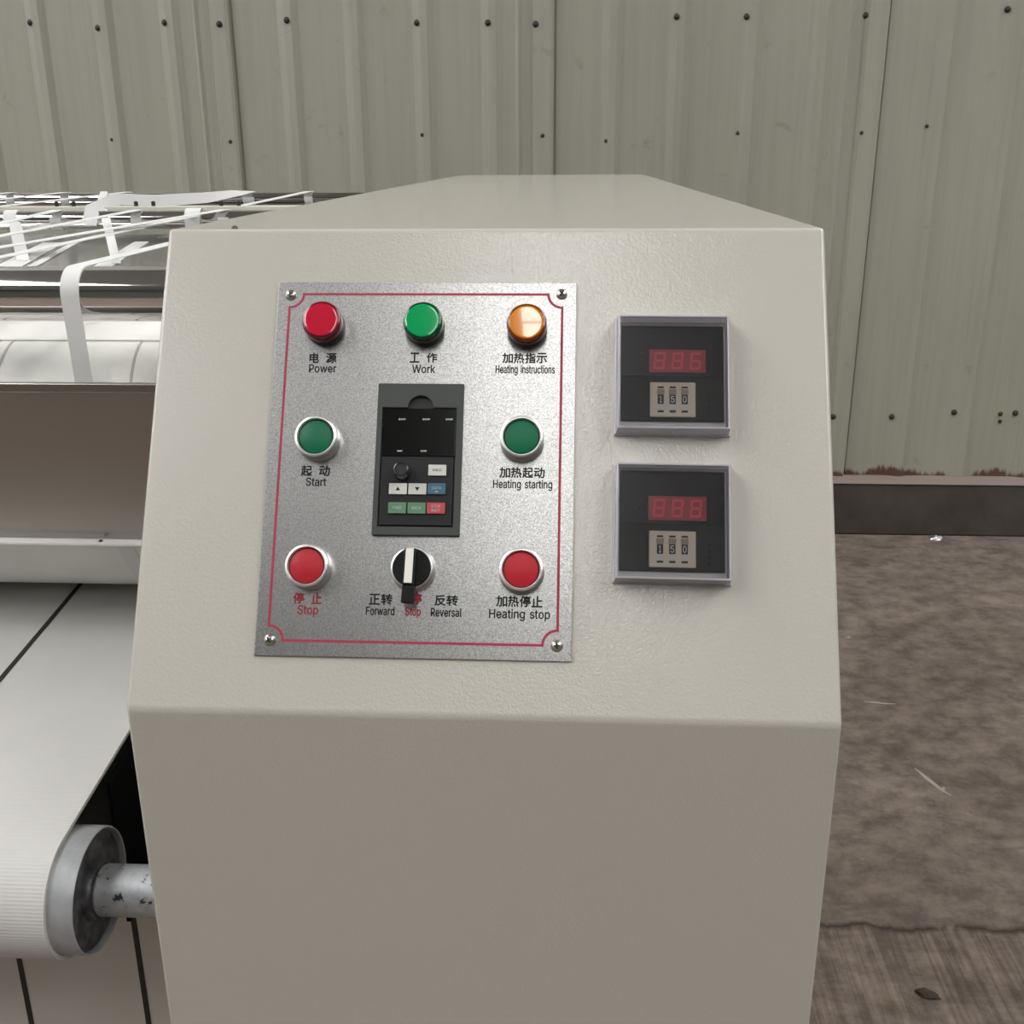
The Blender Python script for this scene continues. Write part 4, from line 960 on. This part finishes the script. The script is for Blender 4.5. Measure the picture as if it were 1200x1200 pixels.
# the tape over the thick roller
wrapd = []
for i in range(13):
    a = math.radians(152 + i * 8); rr = DR + .0006
    wrapd.append(((-.1375 + .0135 * min(1, i / 6), DC[0] + rr * math.cos(a), DC[1] + rr * math.sin(a)), (1, 0, 0), (0, math.cos(a), math.sin(a))))
wrapd = [q for q in wrapd if q[0][2] > -.066]
t1 = [flat(-.1385, .76, .2362), flat(-.1390, .70, .2362)] + over(R1, -.1425, 91, 178, 14) + [((-.1408, .2966, .16), (1, 0, 0), (0, -1, 0)), ((-.1382, .2945, .100), (1, 0, 0), (0, -1, 0))] + wrapd
tape(t1, 'white tape bending over the thick chrome roller and hanging down behind the guard', .0152)
def run(c, x, x_end, end, lab, wid=.0125):
    """tape tucked round a roller, out over its top and forward to the next one"""
    tape(over(c, x, -196, 93, 18, .0008) + [flat(x_end, end[0], end[1] + end[2] + .0008)], lab, wid)
run(R3, -.109, -.243, R1, 'long white tape running to the furthest roller, nearest the cabinet', .0115)
run(R2, -.137, -.304, R1, 'white tape running to the pins of the guide bar nearest the cabinet')
run(R2, -.24, -.345, R1, 'white tape running to the middle pins of the cream guide bar')
run(R2, -.337, -.37, R1, 'short white tape meeting the guide bar beside the hanging loop')
run(R3, -.375, -.45, R2, 'white tape on the furthest roller between the hanging strip and the twisted tape')
run(R3, -.466, -.536, R2, 'white tape on the furthest roller, second beyond the hanging strip')
run(R3, -.547, -.617, R2, 'white tape on the furthest roller, farthest from the cabinet')
# twisted tape
tape(over(R3, -.196, -196, 90, 18, .0008) + [ ((-.206, .975, .2690), (.9, .1, -.4), (.3, .2, .8)), ((-.235, .92, .2645), (.5, .1, -.75), (.8, .2, .5)), ((-.270, .84, .2640), (.4, .1, -.9), (.9, .2, .4)), ((-.290, .76, .2690), (.5, .1, -.8), (.8, .2, .5)), ((-.291, .690, .2600), (.8, .2, -.6), (.5, .2, .8)), ((-.291, .676, .2440), (1, .3, -.2), (0, -1, .5))], 'broad twisted white tape slanting down from the furthest roller', .016)
# hanging strips down to the tray
tape([((-.403, .985, .271), (1, 0, 0), (0, 0, 1)), ((-.360, .88, .267), (.8, .3, 0), (0, -.3, 1)), ((-.3000, .735, .2655), (.9, -.2, 0), (0, -.5, 1)), ((-.2745, .6865, .2495), (1, 0, 0), (0, -1, .5)), ((-.261, .66, .2368), (1, 0, 0), (0, -1, .5)), ((-.2509, .64, .2260), (1, 0, 0), (0, -1, .5)), ((-.2353, .61, .2066), (1, 0, 0), (0, -1, .6))], 'white strip hanging from the furthest roller down to the tray', .0105)
tape(over(R2, -.392, 60, 170, 7) + [((-.3829, .685, .2449), (1, 0, 0), (0, -1, .2)), ((-.3802, .68, .2327), (1, 0, 0), (0, -1, .3)), ((-.3679, .66, .2140), (1, 0, 0), (0, -1, .5)), ((-.362, .65, .2064), (1, 0, 0), (0, -1, .5))], 'white tape looped over the second roller, farthest from the cabinet')
tape(over(R2, -.173, 60, 178, 7, .0024) + [((-.172, .6862, .2380), (1, 0, 0), (0, -1, 0))], 'wide white loop on the second roller beside the cabinet', .018)
# tapes lying on the tray and dropping over its front edge to the drum
def lying(xa, ya, xb, yb, wid, lab, xe):
    s_ = (xb - xa) / (yb - ya)
    xf = xa + (.58 - ya) * s_
    zt = .2057
    tape([flat(xb, yb, zt), flat(xa, ya, zt), flat(xf, .580, zt), ((xf, .5770, .2045), (1, 0, 0), (0, -1, 0)), ((xf, .5768, .196), (1, 0, 0), (0, -1, 0)), ((xe, .47, .1680), (1, 0, 0), (0, -1, .8))], lab, wid)
lying(-.361, .633, -.452, .912, .030, 'wide white tape lying across the steel tray', -.290)
lying(-.334, .633, -.435, .955, .0100, 'narrow white tape lying across the steel tray', -.245)
lying(-.253, .633, -.332, .925, .0205, 'white tape lying on the tray beside the cabinet', -.185)

# ------------------------------------------------------------------ small litter on the floor
random.seed(4)
def crumb(name, x, y, rx, ry, h, mt, lab, cat, rz=0):
    mb = MB(); vs = []; nn = 14
    for L, (q, zz) in enumerate(((1, 0), (.85, .55), (.4, 1))):
        for i in range(nn):
            a = 2 * math.pi * i / nn
            k_ = q * random.uniform(.75, 1.1)
            vs.append((rx * k_ * math.cos(a), ry * k_ * math.sin(a), h * zz * random.uniform(.7, 1.1) if L else 0))
    fs = [(L * nn + i, L * nn + (i + 1) % nn, (L + 1) * nn + (i + 1) % nn, (L + 1) * nn + i) for L in range(2) for i in range(nn)]
    fs += [tuple(range(nn - 1, -1, -1)), tuple(range(2 * nn, 3 * nn))]
    o = mb.add(vs, fs).build(name, M[mt]); o.location = (x, y, ZF + .0005); o.rotation_euler = (0, 0, rz)
    return tag(o, lab, cat)
floor = bpy.data.objects['floor']
def scuff(pts, wid):
    mb = MB(); n = len(pts)
    L = [Vector((x, y, ZF + .0006)) for x, y in pts]
    vs = []
    for i, p in enumerate(L):
        d = (L[min(i + 1, n - 1)] - L[max(i - 1, 0)]).normalized()
        q = Vector((-d.y, d.x, 0)) * wid * (.25 + math.sin(math.pi * (i + .15) / (n - .7))) * random.uniform(.3, .6)
        vs += [p - q, p + q]
    mb.add(vs, [(2 * i, 2 * i + 1, 2 * i + 3, 2 * i + 2) for i in range(n - 1)]).build('scuff_mark', M['chalk'], floor)['label'] = 'pale scratch in the concrete'
scuff([(.983, 1.362), (.990, 1.345), (.997, 1.325), (1.006, 1.302), (1.013, 1.285), (1.024, 1.268)], .010)
scuff([(1.008, 1.290), (1.016, 1.290), (1.020, 1.297)], .006)
scuff([(.950, 1.640), (.975, 1.637), (1.0, 1.632), (1.02, 1.632)], .007)
crumb('metal_scrap', 1.467, 2.742, .028, .014, .012, 'scrap', 'small shiny metal scrap on the floor against the concrete curb', 'scrap')
crumb('dry_leaf', .814, .74, .020, .011, .008, 'leaf', 'dark dry leaf on the broom-finished concrete beyond the broken joint', 'leaf', -.5)
crumb('stone_chip', .998, 1.98, .007, .005, .004, 'chalk', 'tiny pale stone chip on the floor beside the cabinet', 'chip')
